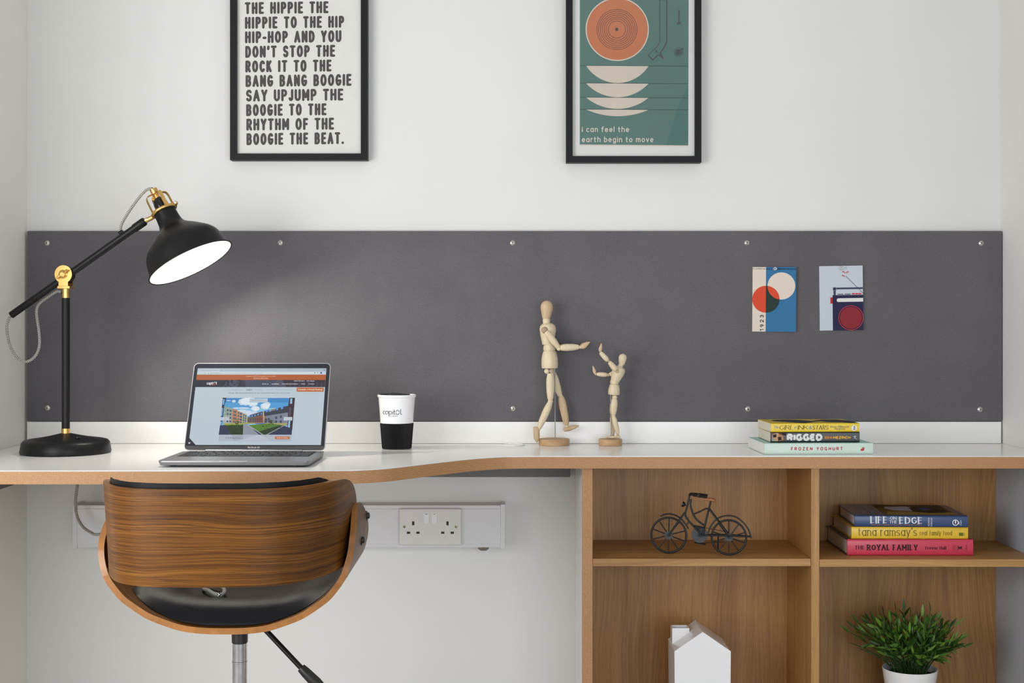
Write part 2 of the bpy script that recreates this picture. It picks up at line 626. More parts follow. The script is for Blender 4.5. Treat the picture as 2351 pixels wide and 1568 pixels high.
X = 0.68
bowl = arc(.25, .34, .25, .34, 0, 360)
GL = {
    'A': (.62, [[(0, 0), (.31, 1), (.62, 0)], [(.1, .32), (.52, .32)]]),
    'B': (.52, [[(0, 0), (0, 1)], [(0, 1)] + arc(.24, .76, .24, .24, 90, -90) + [(0, .52)], [(0, .52)] + arc(.26, .26, .26, .26, 90, -90) + [(0, 0)]]),
    'C': (.54, [arc(.3, .5, .3, .5, 42, 318)]),
    'D': (.55, [[(0, 0), (0, 1)], [(0, 1)] + arc(.2, .5, .35, .5, 90, -90) + [(0, 0)]]),
    'E': (.44, [[(0, 0), (0, 1)], [(0, 1), (.44, 1)], [(0, .52), (.38, .52)], [(0, 0), (.44, 0)]]),
    'F': (.42, [[(0, 0), (0, 1)], [(0, 1), (.42, 1)], [(0, .5), (.36, .5)]]),
    'G': (.57, [arc(.3, .5, .3, .5, 45, 330) + [(.57, .44)], [(.33, .44), (.57, .44)]]),
    'H': (.54, [[(0, 0), (0, 1)], [(.54, 0), (.54, 1)], [(0, .52), (.54, .52)]]),
    'I': (0, [[(0, 0), (0, 1)]]),
    'J': (.36, [[(.36, 1), (.36, .24)] + arc(.18, .24, .18, .24, 0, -160)]),
    'K': (.52, [[(0, 0), (0, 1)], [(.5, 1), (0, .4)], [(.18, .6), (.52, 0)]]),
    'L': (.42, [[(0, 1), (0, 0)], [(0, 0), (.42, 0)]]),
    'M': (.7, [[(0, 0), (0, 1)], [(0, 1), (.35, .28)], [(.35, .28), (.7, 1)], [(.7, 1), (.7, 0)]]),
    'N': (.56, [[(0, 0), (0, 1)], [(0, 1), (.56, 0)], [(.56, 0), (.56, 1)]]),
    'O': (.62, [arc(.31, .5, .31, .5, 90, 450)]),
    'P': (.5, [[(0, 0), (0, 1)], [(0, 1)] + arc(.24, .73, .26, .27, 90, -90) + [(0, .46)]]),
    'Q': (.62, [arc(.31, .5, .31, .5, 90, 450), [(.36, .25), (.64, -.08)]]),
    'R': (.52, [[(0, 0), (0, 1)], [(0, 1)] + arc(.24, .74, .26, .26, 90, -90) + [(0, .48)], [(.24, .48), (.52, 0)]]),
    'S': (.5, [arc(.26, .75, .24, .25, 25, 270) + arc(.25, .25, .25, .25, 80, -155)]),
    'T': (.54, [[(0, 1), (.54, 1)], [(.27, 1), (.27, 0)]]),
    'U': (.54, [[(0, 1), (0, .28)] + arc(.27, .28, .27, .28, 180, 360) + [(.54, 1)]]),
    'V': (.58, [[(0, 1), (.29, 0)], [(.29, 0), (.58, 1)]]),
    'W': (.86, [[(0, 1), (.21, 0)], [(.21, 0), (.43, .9)], [(.43, .9), (.65, 0)], [(.65, 0), (.86, 1)]]),
    'X': (.54, [[(0, 1), (.54, 0)], [(0, 0), (.54, 1)]]),
    'Y': (.56, [[(0, 1), (.28, .46)], [(.56, 1), (.28, .46)], [(.28, .46), (.28, 0)]]),
    'Z': (.5, [[(0, 1), (.5, 1)], [(.5, 1), (0, 0)], [(0, 0), (.5, 0)]]),
    'a': (.5, [bowl, [(.5, X), (.5, 0)]]),
    'b': (.5, [[(0, 1), (0, 0)], bowl]),
    'c': (.44, [arc(.25, .34, .25, .34, 48, 312)]),
    'd': (.5, [[(.5, 1), (.5, 0)], bowl]),
    'e': (.5, [[(0, .35), (.5, .35)] + arc(.25, .34, .25, .34, 5, 312)]),
    'f': (.32, [[(.12, 0), (.12, .8)] + arc(.3, .8, .18, .2, 180, 80), [(0, .64), (.3, .64)]]),
    'g': (.5, [bowl, [(.5, X), (.5, -.1)] + arc(.25, -.1, .25, .2, 0, -150)]),
    'h': (.48, [[(0, 1), (0, 0)], [(0, .42)] + arc(.24, .43, .24, .25, 180, 0) + [(.48, 0)]]),
    'i': (0, [[(0, X), (0, 0)], [(0, .9), (0, .93)]]),
    'j': (.1, [[(.1, X), (.1, -.15)] + arc(0, -.15, .1, .12, 0, -90), [(.1, .9), (.1, .93)]]),
    'k': (.44, [[(0, 1), (0, 0)], [(.42, X), (0, .27)], [(.14, .4), (.44, 0)]]),
    'l': (0, [[(0, 1), (0, 0)]]),
    'm': (.76, [[(0, X), (0, 0)], [(0, .42)] + arc(.19, .45, .19, .23, 180, 0) + [(.38, 0)], [(.38, .42)] + arc(.57, .45, .19, .23, 180, 0) + [(.76, 0)]]),
    'n': (.46, [[(0, X), (0, 0)], [(0, .42)] + arc(.23, .43, .23, .25, 180, 0) + [(.46, 0)]]),
    'o': (.5, [arc(.25, .34, .25, .34, 90, 450)]),
    'p': (.5, [[(0, X), (0, -.3)], bowl]),
    'q': (.5, [[(.5, X), (.5, -.3)], bowl]),
    'r': (.28, [[(0, X), (0, 0)], [(0, .4)] + arc(.2, .44, .2, .24, 180, 62)]),
    's': (.4, [arc(.2, .51, .19, .17, 25, 270) + arc(.2, .17, .2, .17, 80, -155)]),
    't': (.32, [[(.12, .94), (.12, .14)] + arc(.26, .14, .14, .14, 180, 275), [(0, .64), (.3, .64)]]),
    'u': (.46, [[(0, X), (0, .25)] + arc(.23, .25, .23, .25, 180, 360) + [(.46, X)], [(.46, X), (.46, 0)]]),
    'v': (.46, [[(0, X), (.23, 0)], [(.23, 0), (.46, X)]]),
    'w': (.7, [[(0, X), (.18, 0)], [(.18, 0), (.35, .6)], [(.35, .6), (.52, 0)], [(.52, 0), (.7, X)]]),
    'x': (.44, [[(0, X), (.44, 0)], [(0, 0), (.44, X)]]),
    'y': (.46, [[(0, X), (.23, 0)], [(.46, X), (.13, -.28)]]),
    'z': (.42, [[(0, X), (.42, X)], [(.42, X), (0, 0)], [(0, 0), (.42, 0)]]),
    '1': (.24, [[(0, .78), (.24, 1)], [(.24, 1), (.24, 0)]]),
    '2': (.48, [arc(.24, .72, .24, .28, 165, -35) + [(0, 0)], [(0, 0), (.48, 0)]]),
    '3': (.46, [arc(.22, .76, .22, .24, 150, -90) + arc(.22, .26, .24, .26, 90, -150)]),
    '9': (.46, [arc(.23, .7, .23, .3, 0, 360), [(.46, .7)] + arc(.2, .38, .26, .38, 10, -80)]),
    '.': (0, [[(0, 0), (0, .02)]]),
    "'": (.04, [[(.04, 1.0), (0, .78)]]),
    '-': (.26, [[(0, .42), (.26, .42)]]),
    '!': (0, [[(0, 1), (0, .32)], [(0, 0), (0, .02)]]),
    '/': (.36, [[(0, -.1), (.36, 1.05)]]),
    '?': (.4, [arc(.2, .78, .2, .22, 170, -60) + [(.2, .3)], [(.2, 0), (.2, .02)]]),
    '=': (.4, [[(0, .3), (.4, .3)], [(0, .55), (.4, .55)]]),
    '(': (.14, [arc(.3, .45, .3, .65, 120, 240)]),
    ')': (.14, [arc(-.16, .45, .3, .65, 60, -60)]),
    '&': (.62, [[(.62, 0), (.16, .68)] + arc(.3, .8, .16, .2, 200, -40) + arc(.24, .25, .24, .25, 110, 330) + [(.6, .46)]]),
}
GL['\u00dc'] = (.54, GL['U'][1] + [[(.14, 1.22), (.14, 1.24)], [(.40, 1.22), (.40, 1.24)]])
GL['O2'] = GL['O']


def stroke2d(pl, wf, rnd):
    """polygons of one stroke; wf(dx,dy)->width"""
    out = []
    n = len(pl)
    segs = []
    for i in range(n - 1):
        (x0, y0), (x1, y1) = pl[i], pl[i + 1]
        L = math.hypot(x1 - x0, y1 - y0)
        if L > 1e-9:
            segs.append((x0, y0, x1, y1, (x1 - x0) / L, (y1 - y0) / L))
    m = len(segs)
    for i, (x0, y0, x1, y1, dx, dy) in enumerate(segs):
        h = wf(dx, dy) / 2
        na = nb = (-dy, dx)
        ha = hb = h
        if i > 0:
            p = segs[i - 1]
            if p[4] * dx + p[5] * dy > 0.7:
                k = math.hypot(-dy - p[5], dx + p[4])
                na = ((-dy - p[5]) / k, (dx + p[4]) / k)
                ha = (h + wf(p[4], p[5]) / 2) / 2
            else:
                x0, y0 = x0 - dx * h * (0 if rnd else .9), y0 - dy * h * (0 if rnd else .9)
        if i < m - 1:
            p = segs[i + 1]
            if p[4] * dx + p[5] * dy > 0.7:
                k = math.hypot(-dy - p[5], dx + p[4])
                nb = ((-dy - p[5]) / k, (dx + p[4]) / k)
                hb = (h + wf(p[4], p[5]) / 2) / 2
            else:
                x1, y1 = x1 + dx * h * (0 if rnd else .9), y1 + dy * h * (0 if rnd else .9)
        out.append([(x0 - na[0] * ha, y0 - na[1] * ha), (x1 - nb[0] * hb, y1 - nb[1] * hb),
                    (x1 + nb[0] * hb, y1 + nb[1] * hb), (x0 + na[0] * ha, y0 + na[1] * ha)])
    if rnd:
        for (x, y) in [pl[0], pl[-1]] + [pl[i] for i in range(1, n - 1)
                                        if i < m and segs[i - 1][4] * segs[i][4] + segs[i - 1][5] * segs[i][5] <= .7]:
            h = wf(0, 1) / 2
            out.append([(x + h * cos(2 * pi * k / 12), y + h * sin(2 * pi * k / 12)) for k in range(12)])
    return out


def text2d(s, x, y, h, fit=None, w=.14, gap=.12, space=.34, rnd=True, con=1.0, serif=False, shear=0, xs=1.0, align='l'):
    """polygons (x right, y DOWN) of a line of writing with its baseline at y; h = capital height"""
    wd = w * h
    H = h - wd
    fixed = scaled = 0
    for c in s:
        if c == ' ':
            fixed += space * h
        else:
            fixed += wd + gap * h
            scaled += GL[c][0] * H
    fixed -= gap * h
    if fit:
        xs = (fit - fixed) / max(scaled, 1e-6)
        if xs < 0.35:
            k = fit / (fixed + scaled * .6)
            gap, space, xs = gap * k, space * k, .6 * k
    total = fixed + scaled * xs
    if align == 'c':
        x -= total / 2
    out = []

    def wf(dx, dy):
        return wd * (con + (1 - con) * abs(dy) ** 0.8)

    for c in s:
        if c == ' ':
            x += space * h
            continue
        gw, strokes = GL[c]
        for st in strokes:
            pl = [(px * H * xs, wd / 2 + py * H) for px, py in st]
            polys = stroke2d(pl, wf, rnd)
            if serif:
                for (a, b) in ((pl[0], pl[1]), (pl[-1], pl[-2])):
                    ddx, ddy = a[0] - b[0], a[1] - b[1]
                    yy = (a[1] - wd / 2) / H
                    if abs(ddy) > abs(ddx) * 1.1 and min(abs(yy), abs(yy - 1), abs(yy - X), abs(yy + .3)) < .03:
                        q, e = wd * .5 + h * .075, wd * max(con, .3) * .55
                        yb = a[1] + (wd / 2 if ddy > 0 else -wd / 2)
                        ya = yb - e if ddy > 0 else yb + e
                        polys.append([(a[0] - q, min(ya, yb)), (a[0] + q, min(ya, yb)), (a[0] + q, max(ya, yb)), (a[0] - q, max(ya, yb))])
                        polys.append([(a[0] - wd / 2, min(a[1], yb)), (a[0] + wd / 2, min(a[1], yb)),
                                      (a[0] + wd / 2, max(a[1], yb)), (a[0] - wd / 2, max(a[1], yb))])
            for pg in polys:
                out.append([(x + wd / 2 + q[0] + shear * q[1], y - q[1]) for q in pg])
        x += gw * H * xs + wd + gap * h
    return out


def circ(cx, cy, r, n=48, a0=0, a1=360):
    full = abs(a1 - a0) >= 360
    return [(cx + r * cos(radians(a0 + (a1 - a0) * i / n)), cy + r * sin(radians(a0 + (a1 - a0) * i / n))) for i in range(n if full else n + 1)]


def clip_half(pl, x, keep_right):
    out = []
    for (ax_, ay_), (bx_, by_) in zip(pl, pl[1:] + pl[:1]):
        ia, ib = (ax_ >= x) == keep_right, (bx_ >= x) == keep_right
        if ia:
            out.append((ax_, ay_))
        if ia != ib and abs(bx_ - ax_) > 1e-9:
            out.append((x, ay_ + (by_ - ay_) * (x - ax_) / (bx_ - ax_)))
    return out


def cut_strips(pl, cuts):
    lo, hi = min(p[0] for p in pl), max(p[0] for p in pl)
    out = []
    for a, b in zip(cuts, cuts[1:]):
        if hi <= a or lo >= b:
            continue
        q = list(pl)
        if lo < a:
            q = clip_half(q, a, True)
        if q and hi > b:
            q = clip_half(q, b, False)
        if len(q) > 2:
            out.append(q)
    return out


class Canvas:
    """flat printed (or lit) artwork: polygons with colours stacked in hair-thin layers; place(x,y,lift)->point"""

    def __init__(s, place, emit=None, step=0.00006, cuts=None):
        s.place, s.emit, s.step, s.cuts = place, emit, step, cuts
        s.g, s.cols, s.layer = G(), [], 1

    def mi(s, col):
        if col not in s.cols:
            s.cols.append(col)
        return s.cols.index(col)

    def polys(s, pls, col):
        k = s.mi(col)
        if s.cuts:
            pls = [q for pl in pls for q in cut_strips(pl, s.cuts)]
        for i, pl in enumerate(pls):
            s.g.poly([s.place(x, y, s.layer * s.step + (i % 53) * 1e-6) for x, y in pl], k)
        s.layer += 1
        return s

    def poly(s, pl, col):
        return s.polys([pl], col)

    def rect(s, x0, y0, x1, y1, col):
        return s.poly([(x0, y0), (x1, y0), (x1, y1), (x0, y1)], col)

    def text(s, t, x, y, h, col, **kw):
        return s.polys(text2d(t, x, y, h, **kw), col)

    def lines(s, pls, wid, col, rnd=False):
        out = []
        for pl in pls:
            out += stroke2d(pl, lambda a, b: wid, rnd)
        return s.polys(out, col)

    def build(s, name, parent, local=False, label=None):
        o = part(name, s.g, [ink(c, s.emit) for c in s.cols], parent, local=local, label=label)
        return o

# ================================================================== the room
XL, XR = -1.1663, 1.186
g = G().box(-2.9, 1.30, 0, 0.10, 0, 2.5)
struct(part('wall_back', g, M['wall']))
g = G().box(XL - 0.10, XL, -0.66, 0, 0, 2.5)
struct(part('wall_left', g, M['wall_l']))
g = G().box(XR, XR + 0.10, -1.5, 0, 0, 2.5)
struct(part('wall_right', g, M['wall']))
g = G().box(-2.9, 2.9, -4.6, 0.1, -0.08, 0)
struct(part('floor', g, M['floor']))
g = G().box(-2.9, 2.9, -4.6, 0.1, 2.5, 2.58)
struct(part('ceiling', g, M['ceil']))

# ================================================================== desk
desk = thing('desk', 'white-topped built-in desk with striped plywood edge and curved front', 'desk', (0, 0, 0))
fr = [(0, 1080.6), (250, 1080.5), (440, 1080.4), (580, 1080.35), (670, 1080.3), (730, 1080.2), (775, 1079.9), (815, 1079.2), (850, 1077.6), (890, 1074.8), (943, 1068.8), (1004, 1061.7), (1081, 1053.3), (1132, 1049.6),
      (1170, 1047.8), (1230, 1047.3)]
front = smooth([desk_pt(*p) for p in fr], 6)
yl, yr = front[0].y, front[-1].y
front = [Vector((XL + .001, yl, DESK))] + front + [Vector((XR - .001, yr, DESK))]
YB = -0.0005
outline = front + [Vector((XR - .001, YB, DESK)), Vector((XL + .001, YB, DESK))]
dz = lambda pts, z: [Vector((p.x, p.y, z)) for p in pts]
g = G().prism(dz(outline, DESK - .0016), dz(outline, DESK), 0)
part('top', g, M['lam'], desk, bevel=0.0005, seg=1)
g = G().prism(dz(outline, DESK - .0268), dz(outline, DESK - .0017), 0)
part('ply_core', g, [M['plyz']], desk, label='striped plywood edge')
# upstand along the wall
o = part('upstand', G().box(XL + .006, XR - .004, -.018, -.0005, DESK + .0005, DESK + .0525), M['lam'], bevel=.001)
tag(o, 'narrow white upstand along the back of the desk below the grey pinboard', 'upstand')
# rails that carry the desk
o = part('support_rail', G().box(-1.10, .1455, -.022, -.0005, .6700, .7225), M['rail'], bevel=.001)
tag(o, 'dark grey rail on the back wall under the desk beside the shelf unit', 'rail')
o = part('support_rail', G().box(XL + .0005, XL + .022, -.58, -.03, .666, .7225), M['rail'], bevel=.001)
tag(o, 'dark grey rail on the left side wall under the desk', 'rail')
# cable grommet
gp = desk_pt(1176, 1022.3)
gr = thing('cable_grommet', 'round white cable grommet set in the desk near the taller mannequin', 'cable grommet', (gp.x, gp.y, DESK))
part('ring', G().lathe([(.0305, 0), (.0300, .0015), (.0285, .0025), (.0262, .0026), (.0262, .0012)], (0, 0, .0002), capped=False, n=40), M['lam'], gr, local=True)
part('cap', G().lathe([(.0001, .0018), (.0255, .0018), (.0262, .0008)], (0, 0, .0002), capped=False, n=40).box(-.010, -.004, .012, .020, .0021, .0032), M['lam'], gr, local=True)

# ================================================================== pinboard, screws, cards
o = part('pinboard', G().box(-1.160, 1.1842, -.018, -.0005, DESK + .0540, 1.2612), M['board'], bevel=.002)
tag(o, 'long dark grey felt pinboard on the wall above the desk', 'pinboard')
BT = 3.3 - .0182
scr = [(108, 558, 'steel screw at the top left corner of the grey pinboard, behind the lamp'),
       (643.5, 557, 'steel screw on the pinboard top edge right of the lamp shade'),
       (1177, 557.5, 'steel screw on the pinboard top edge between the two pictures, above the tall mannequin'),
       (1715, 557.5, 'steel screw on the pinboard top edge just above the blue card'),
       (2253, 558.5, 'steel screw at the top right corner of the grey pinboard'),
       (109, 936.5, 'steel screw at the bottom left corner of the pinboard, beside the lamp post'),
       (1178.5, 938, 'steel screw on the pinboard bottom edge left of the tall mannequin'),
       (1717, 939, 'steel screw on the pinboard bottom edge above the desk books'),
       (2250.5, 940, 'steel screw at the bottom right corner of the grey pinboard')]
for i, (x, y, lb) in enumerate(scr):
    p = P(x, y, BT)
    s = thing('screw', lb, 'screw', p, 0, 'screws fixing the pinboard')
    a = (0.3, 0.9, 1.5, .1, .7)[i % 5]
    part('screw_head', G().lathe([(.0001, .0026), (.0030, .0024), (.0047, .0015), (.0055, 0.0004), (.0062, 0)], (0, 0, 0), (0, -1, 0), 24, capped=False), M['steel'], s, local=True)
    R = Matrix.Rotation(a, 4, 'Y')
    part('cross_recess', G().box(-.0026, .0026, -.0030, -.0022, -.0006, .0006, 0, R).box(-.0006, .0006, -.0030, -.0022, -.0026, .0026, 0, R), M['dark'], s, local=True)


def quad_place(c, z0, t, curl=0.0):
    """zoom coordinates bounded by corners TL,TR,BR,BL (pixels of the photograph) -> wall plane"""
    TL, TR, BR, BL = [P(x, y, t) for x, y in c]

    def f(u, v, lift):
        p = TL.lerp(TR, u).lerp(BL.lerp(BR, u), v)
        return p + Vector((0, -lift - curl * u * u, 0))
    return f


def z3(x, y):
    return (1690 + x / 7.124, 580 + y / 7.124)


def card(corners_zoom, box, label, paint_fn, curl):
    c = [z3(*p) for p in corners_zoom]
    base = P(sum(p[0] for p in c) / 4, c[2][1], 3.3 - .019)
    t = thing('picture_card', label, 'card', base, 0, 'cards pinned to the board')
    q = quad_place(c, 0, 3.3 - .0190, curl)
    n = 10
    fg = [[q(i / n, j / 3, .0004) for j in range(4)] for i in range(n + 1)]
    bk = [[q(i / n, j / 3, 0) for j in range(4)] for i in range(n + 1)]
    part('card_sheet', G().sheet(fg, bk), ink('#dcd3c8'), t)
    X0, Y0, X1, Y1 = box
    cv = Canvas(lambda x, y, l: q((x - X0) / (X1 - X0), (y - Y0) / (Y1 - Y0), .0005 + l), cuts=[X0 - 1e-6 + (X1 - X0 + 2e-6) * i / n for i in range(n + 1)], step=.00006)
    paint_fn(cv)
    cv.build('print', t)


def strips(x0, x1, y0, y1, n=8):
    return [[(x0 + (x1 - x0) * i / n, y0), (x0 + (x1 - x0) * (i + 1) / n, y0), (x0 + (x1 - x0) * (i + 1) / n, y1), (x0 + (x1 - x0) * i / n, y1)] for i in range(n)]


def disc(cx, cy, r, a=0, b=360, n=40):
    """a disc as a fan of thin wedges so that it follows the curl"""
    k = 60
    pts = circ(cx, cy, r, k, a, b)
    if abs(b - a) >= 360:
        pts = pts + [pts[0]]
    return [[(cx, cy), pts[i], pts[i + 1]] for i in range(len(pts) - 1)]


def paint_a(c):
    c.polys(strips(270, 490, 236, 1293, 3), '#ddd0c2')
    c.polys(strips(488, 972, 236, 1293), '#2f6f9d')
    c.polys(disc(735, 545, 222), '#dccfc2')
    c.polys(disc(488, 763, 220, 90, 270), '#d4492b')
    # right half of the lower disc: dark green, red where it covers the white disc
    c.polys(disc(488, 763, 220, -90, 90), '#1f322c')
    lens = []
    for i in range(61):
        a = radians(-90 + 3 * i)
        x, y = 488 + 219.5 * cos(a), 763 + 219.5 * sin(a)
        if math.hypot(x - 735, y - 545) < 222:
            lens.append((x, y))
    a0 = math.atan2(lens[-1][1] - 545, lens[-1][0] - 735)
    a1 = math.atan2(lens[0][1] - 545, lens[0][0] - 735)
    if a1 < a0:
        a1 += 2 * pi
    lens += [(735 + 222 * cos(a0 + (a1 - a0) * i / 24), 545 + 222 * sin(a0 + (a1 - a0) * i / 24)) for i in range(1, 24)]
    mx, my = sum(p[0] for p in lens) / len(lens), sum(p[1] for p in lens) / len(lens)
    c.polys([[(mx, my), lens[i], lens[(i + 1) % len(lens)]] for i in range(len(lens))], '#d4492b')
    c.text('F\u00dcHREND', 276, 277, 27, '#57504a', fit=208, w=.1)
    c.text('IN D', 502, 279, 27, '#142a3a', fit=84, w=.17)
    c.text('HERRENMODE', 660, 281, 27, '#142a3a', fit=312, w=.17)
    pls = text2d('1923', 0, 0, 62, fit=262, w=.16, gap=.55)
    c.polys([[(455 + y, 1282 - x) for x, y in p] for p in pls], '#1c1c1e')
    pls = text2d('neumann', 0, 0, 12, fit=120, w=.14, gap=.5)
    c.polys([[(962 + y, 446 - x) for x, y in p] for p in pls], '#1f4a68')


def paint_b(c):
    c.polys(strips(1357, 2068, 217, 1273), '#c3cbd6')
    c.polys(strips(1572, 2068, 696, 1273), '#201f45')
    c.rect(1588, 600, 1626, 700, '#3c4160')
    c.rect(1630, 572, 2066, 602, '#3c4160')
    c.rect(1578, 565, 1634, 620, '#8a90a4')
    c.rect(1584, 571, 1628, 614, '#2b2f50')
    c.lines([[(1792, 385), (2066, 668)]], 7, '#3c4160')
    for x0, y0 in ((1722, 312), (1790, 316), (1716, 374)):
        k = -1 if x0 == 1790 else 1
        cx = x0 + 30
        c.poly([(cx - 30 * k, y0 - 2), (cx + 8 * k, y0 - 12), (cx + 2 * k, y0 + 6), (cx + 22 * k, y0 + 4), (cx + 34 * k, y0 + 28), (cx + 6 * k, y0 + 12),
                (cx - 14 * k, y0 + 16), (cx - 6 * k, y0 + 2)], '#c8343e')
    c.rect(1652, 677, 1748, 690, '#3c4160')
    c.rect(1770, 677, 1866, 690, '#3c4160')
    for x in (1890, 1943, 1995):
        c.rect(x, 667, x + 44, 690, '#d23a44')
    c.rect(1536, 732, 1572, 832, '#b0242f')
    c.polys([circ(1668, 778, 30, 24, 90, 270)] + strips(1667, 2068, 748, 808, 6), '#e2e0dc')
    c.lines([[(x, 765), (x, 778)] for x in range(1700, 2060, 65)], 2, '#9a98a0')
    cx, cy = 1866, 1070
    ring = []
    for i in range(72):
        a, b = radians(i * 5), radians(i * 5 + 5)
        ring.append([(cx + 203 * cos(a), cy + 203 * sin(a)), (cx + 203 * cos(b), cy + 203 * sin(b)), (cx + 193 * cos(b), cy + 193 * sin(b)), (cx + 193 * cos(a), cy + 193 * sin(a))])
    c.polys(ring, '#c22f3c')
    c.polys(disc(cx, cy, 180), '#86202c')
    dots = []
    for i in range(-12, 13):
        for j in range(-12, 13):
            x, y = cx + i * 14, cy + j * 14
            if math.hypot(x - cx, y - cy) < 172:
                dots.append([(x - 3, y - 3), (x + 3, y - 3), (x + 3, y + 3), (x - 3, y + 3)])
    c.polys(dots, '#9d2a36')


card([(270, 235), (975, 238), (968, 1295), (262, 1290)], (270, 236, 972, 1293),
     'pinned art card with blue field, white disc and orange disc', paint_a, .006)
card([(1357, 222), (2062, 211), (2074, 1265), (1368, 1276)], (1357, 217, 2068, 1273),
     'pinned pale card showing a navy radio with a red speaker', paint_b, .004)
for x, y, lb in ((1778.5, 617, 'clear push pin in the top of the blue and orange card'), (1931, 615.5, 'clear push pin in the top of the pale radio card')):
    p = P(x, y, 3.3 - .0235)
    t = thing('push_pin', lb, 'push pin', p, 0, 'push pins holding cards')
    part('pin_head', G().lathe([(.0044, 0), (.0046, .0012), (.0030, .0022), (.0028, .0060), (.0040, .0072), (.0038, .0084), (.0001, .0088)], (0, 0, 0), (0, -1, 0), 24), M['clear'], t, local=True)
    part('pin_needle', G().tube([(0, .0045, 0), (0, 0, 0)], .0005, 6), M['steel'], t, local=True)

# ================================================================== picture frames
FT = 3.3 - .028


def frame(x0p, x1p, ybp, barp, label, height):
    a, b = P(x0p, ybp, FT), P(x1p, ybp, FT)
    x0, x1, z0 = a.x, b.x, a.z
    z1 = z0 + height
    bw = barp * FT / F
    t = thing('framed_poster', label, 'framed poster', ((x0 + x1) / 2, 0, z0), 0)
    g = G()
    ys = (-.028, -.0005)
    o = [(x0, z0), (x1, z0), (x1, z1), (x0, z1)]
    i_ = [(x0 + bw, z0 + bw), (x1 - bw, z0 + bw), (x1 - bw, z1 - bw), (x0 + bw, z1 - bw)]
    for k in range(4):
        m = (k + 1) % 4
        lo = [Vector((p[0], ys[1], p[1])) for p in (o[k], o[m], i_[m], i_[k])]
        hi = [Vector((p[0], ys[0], p[1])) for p in (o[k], o[m], i_[m], i_[k])]
        g.prism(lo, hi)
    part('frame_bars', g, M['frame'], t, bevel=.0006, seg=1)
    return t, (x0 + bw, x1 - bw, z0 + bw, z1 - bw)


def sheet_box(name, r, y, m, t):
    return part(name, G().box(r[0], r[1], y, y + .002, r[2], r[3]), m, t)


t, r = frame(528, 843.5, 367.5, 15.2, 'black framed white poster of bold dark capital lettering above the laptop', .46)
sheet_box('poster_sheet', r, -.0180, ink('#e3e2dd'), t)
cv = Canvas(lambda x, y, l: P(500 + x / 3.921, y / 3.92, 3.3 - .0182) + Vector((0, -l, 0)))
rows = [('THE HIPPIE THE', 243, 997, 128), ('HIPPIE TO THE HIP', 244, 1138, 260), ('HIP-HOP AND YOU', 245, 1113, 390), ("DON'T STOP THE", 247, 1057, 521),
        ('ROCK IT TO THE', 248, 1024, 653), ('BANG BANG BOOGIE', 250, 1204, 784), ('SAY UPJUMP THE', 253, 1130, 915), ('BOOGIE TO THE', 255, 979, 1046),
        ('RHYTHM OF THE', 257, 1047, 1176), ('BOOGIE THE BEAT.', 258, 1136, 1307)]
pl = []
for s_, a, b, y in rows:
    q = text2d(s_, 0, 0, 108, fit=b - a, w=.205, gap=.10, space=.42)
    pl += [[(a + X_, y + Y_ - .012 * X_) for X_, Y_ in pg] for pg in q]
cv.polys(pl, '#4d4a47')  # black ink greyed in its colour to include the glass reflection
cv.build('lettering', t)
part('glass_pane', G().box(r[0], r[1], -.0226, -.0210, r[2], r[3]), M['glass'], t)

t, r = frame(1300, 1610.5, 373, 14.8, 'black framed teal poster with orange record above the mannequins', .46)
sheet_box('mount', r, -.0176, ink('#e4e3df'), t)
cv = Canvas(lambda x, y, l: P(1270 + x / 3.921, y / 3.92, 3.3 - .0178) + Vector((0, -l, 0)))
cv.poly([(240, -420), (1222, -420), (1216, 1318), (238, 1310)], '#d9cbbd')
cv.poly([(240, -400), (1220, -400), (1216, 1308), (240, 1300)], '#5f7f78')
cv.poly([(1205, 780), (1216, 770), (1216, 1308), (1020, 1304), (1110, 1000)], '#547972')
cv.poly(circ(577, 264, 285, 80), '#d9d0c4')
cv.poly(circ(577, 264, 275, 80), '#c97e5a')
cv.lines([[(574 + rr * cos(k * pi / 36), 266 + rr * sin(k * pi / 36)) for k in range(73)] for rr in (77, 97, 114, 131, 148, 165, 181)], 4.2, '#5c4a50')
cv.poly(circ(572, 264, 15, 24), '#4d5252')
dk = '#585a5b'
cv.lines([[(960, -300), (960, 350), (955, 385), (940, 415), (853, 497), (897, 540), (940, 500)]], 6.5, dk)
cv.lines([[(1022, -300), (1022, 372)] + [(1022 - 0 - 60 * (k / 6) ** 1.4, 372 + 105 * k / 6) for k in range(1, 7)] + [(990, 527)]], 11, dk)
cv.lines([[(853, 497), (897, 540), (943, 494)], [(918, 452), (940, 474)], [(950, 494), (990, 527), (965, 478)]], 9, dk)
cv.lines([[(957, 0), (1027, 0)]], 6, dk)
cv.lines([[(1132, 90), (1132, 205)]], 12, dk)
cv.rect(1114, 201, 1151, 219, dk)
cv.lines([[(1126 + 38 * cos(k * pi / 18), 468 + 38 * sin(k * pi / 18)) for k in range(37)]], 4, dk)
cv.poly(circ(1126, 468, 27, 32), dk)
cv.lines([[(1103, 490), (1173, 432)]], 9, dk)
sl = .0055
for y0, y1 in ((594, 748), (752, 876), (880, 981), (988, 1047)):
    hw, dp = 281, y1 - y0
    R_ = (hw * hw + dp * dp) / (2 * dp)
    a = math.degrees(math.asin(min(1, hw / R_)))
    arcp = [(577 + R_ * sin(radians(q)), y1 - R_ + R_ * cos(radians(q))) for q in [a - 2 * a * k / 40 for k in range(41)]]
    cv.poly([(x, y + sl * (x - 577)) for x, y in arcp], '#d6cabb')
    cv.lines([[(240, y0 - 2 - sl * 337), (1216, y0 - 2 + sl * 640)]], 4.5, '#4d5a58')
cv.text('i can feel the', 258, 1190, 52, '#d9d2c6', fit=426, w=.165, gap=.16, space=.42)
cv.text('earth begin to move', 257, 1281, 52, '#d9d2c6', fit=646, w=.165, gap=.16, space=.42)
cv.build('print', t)
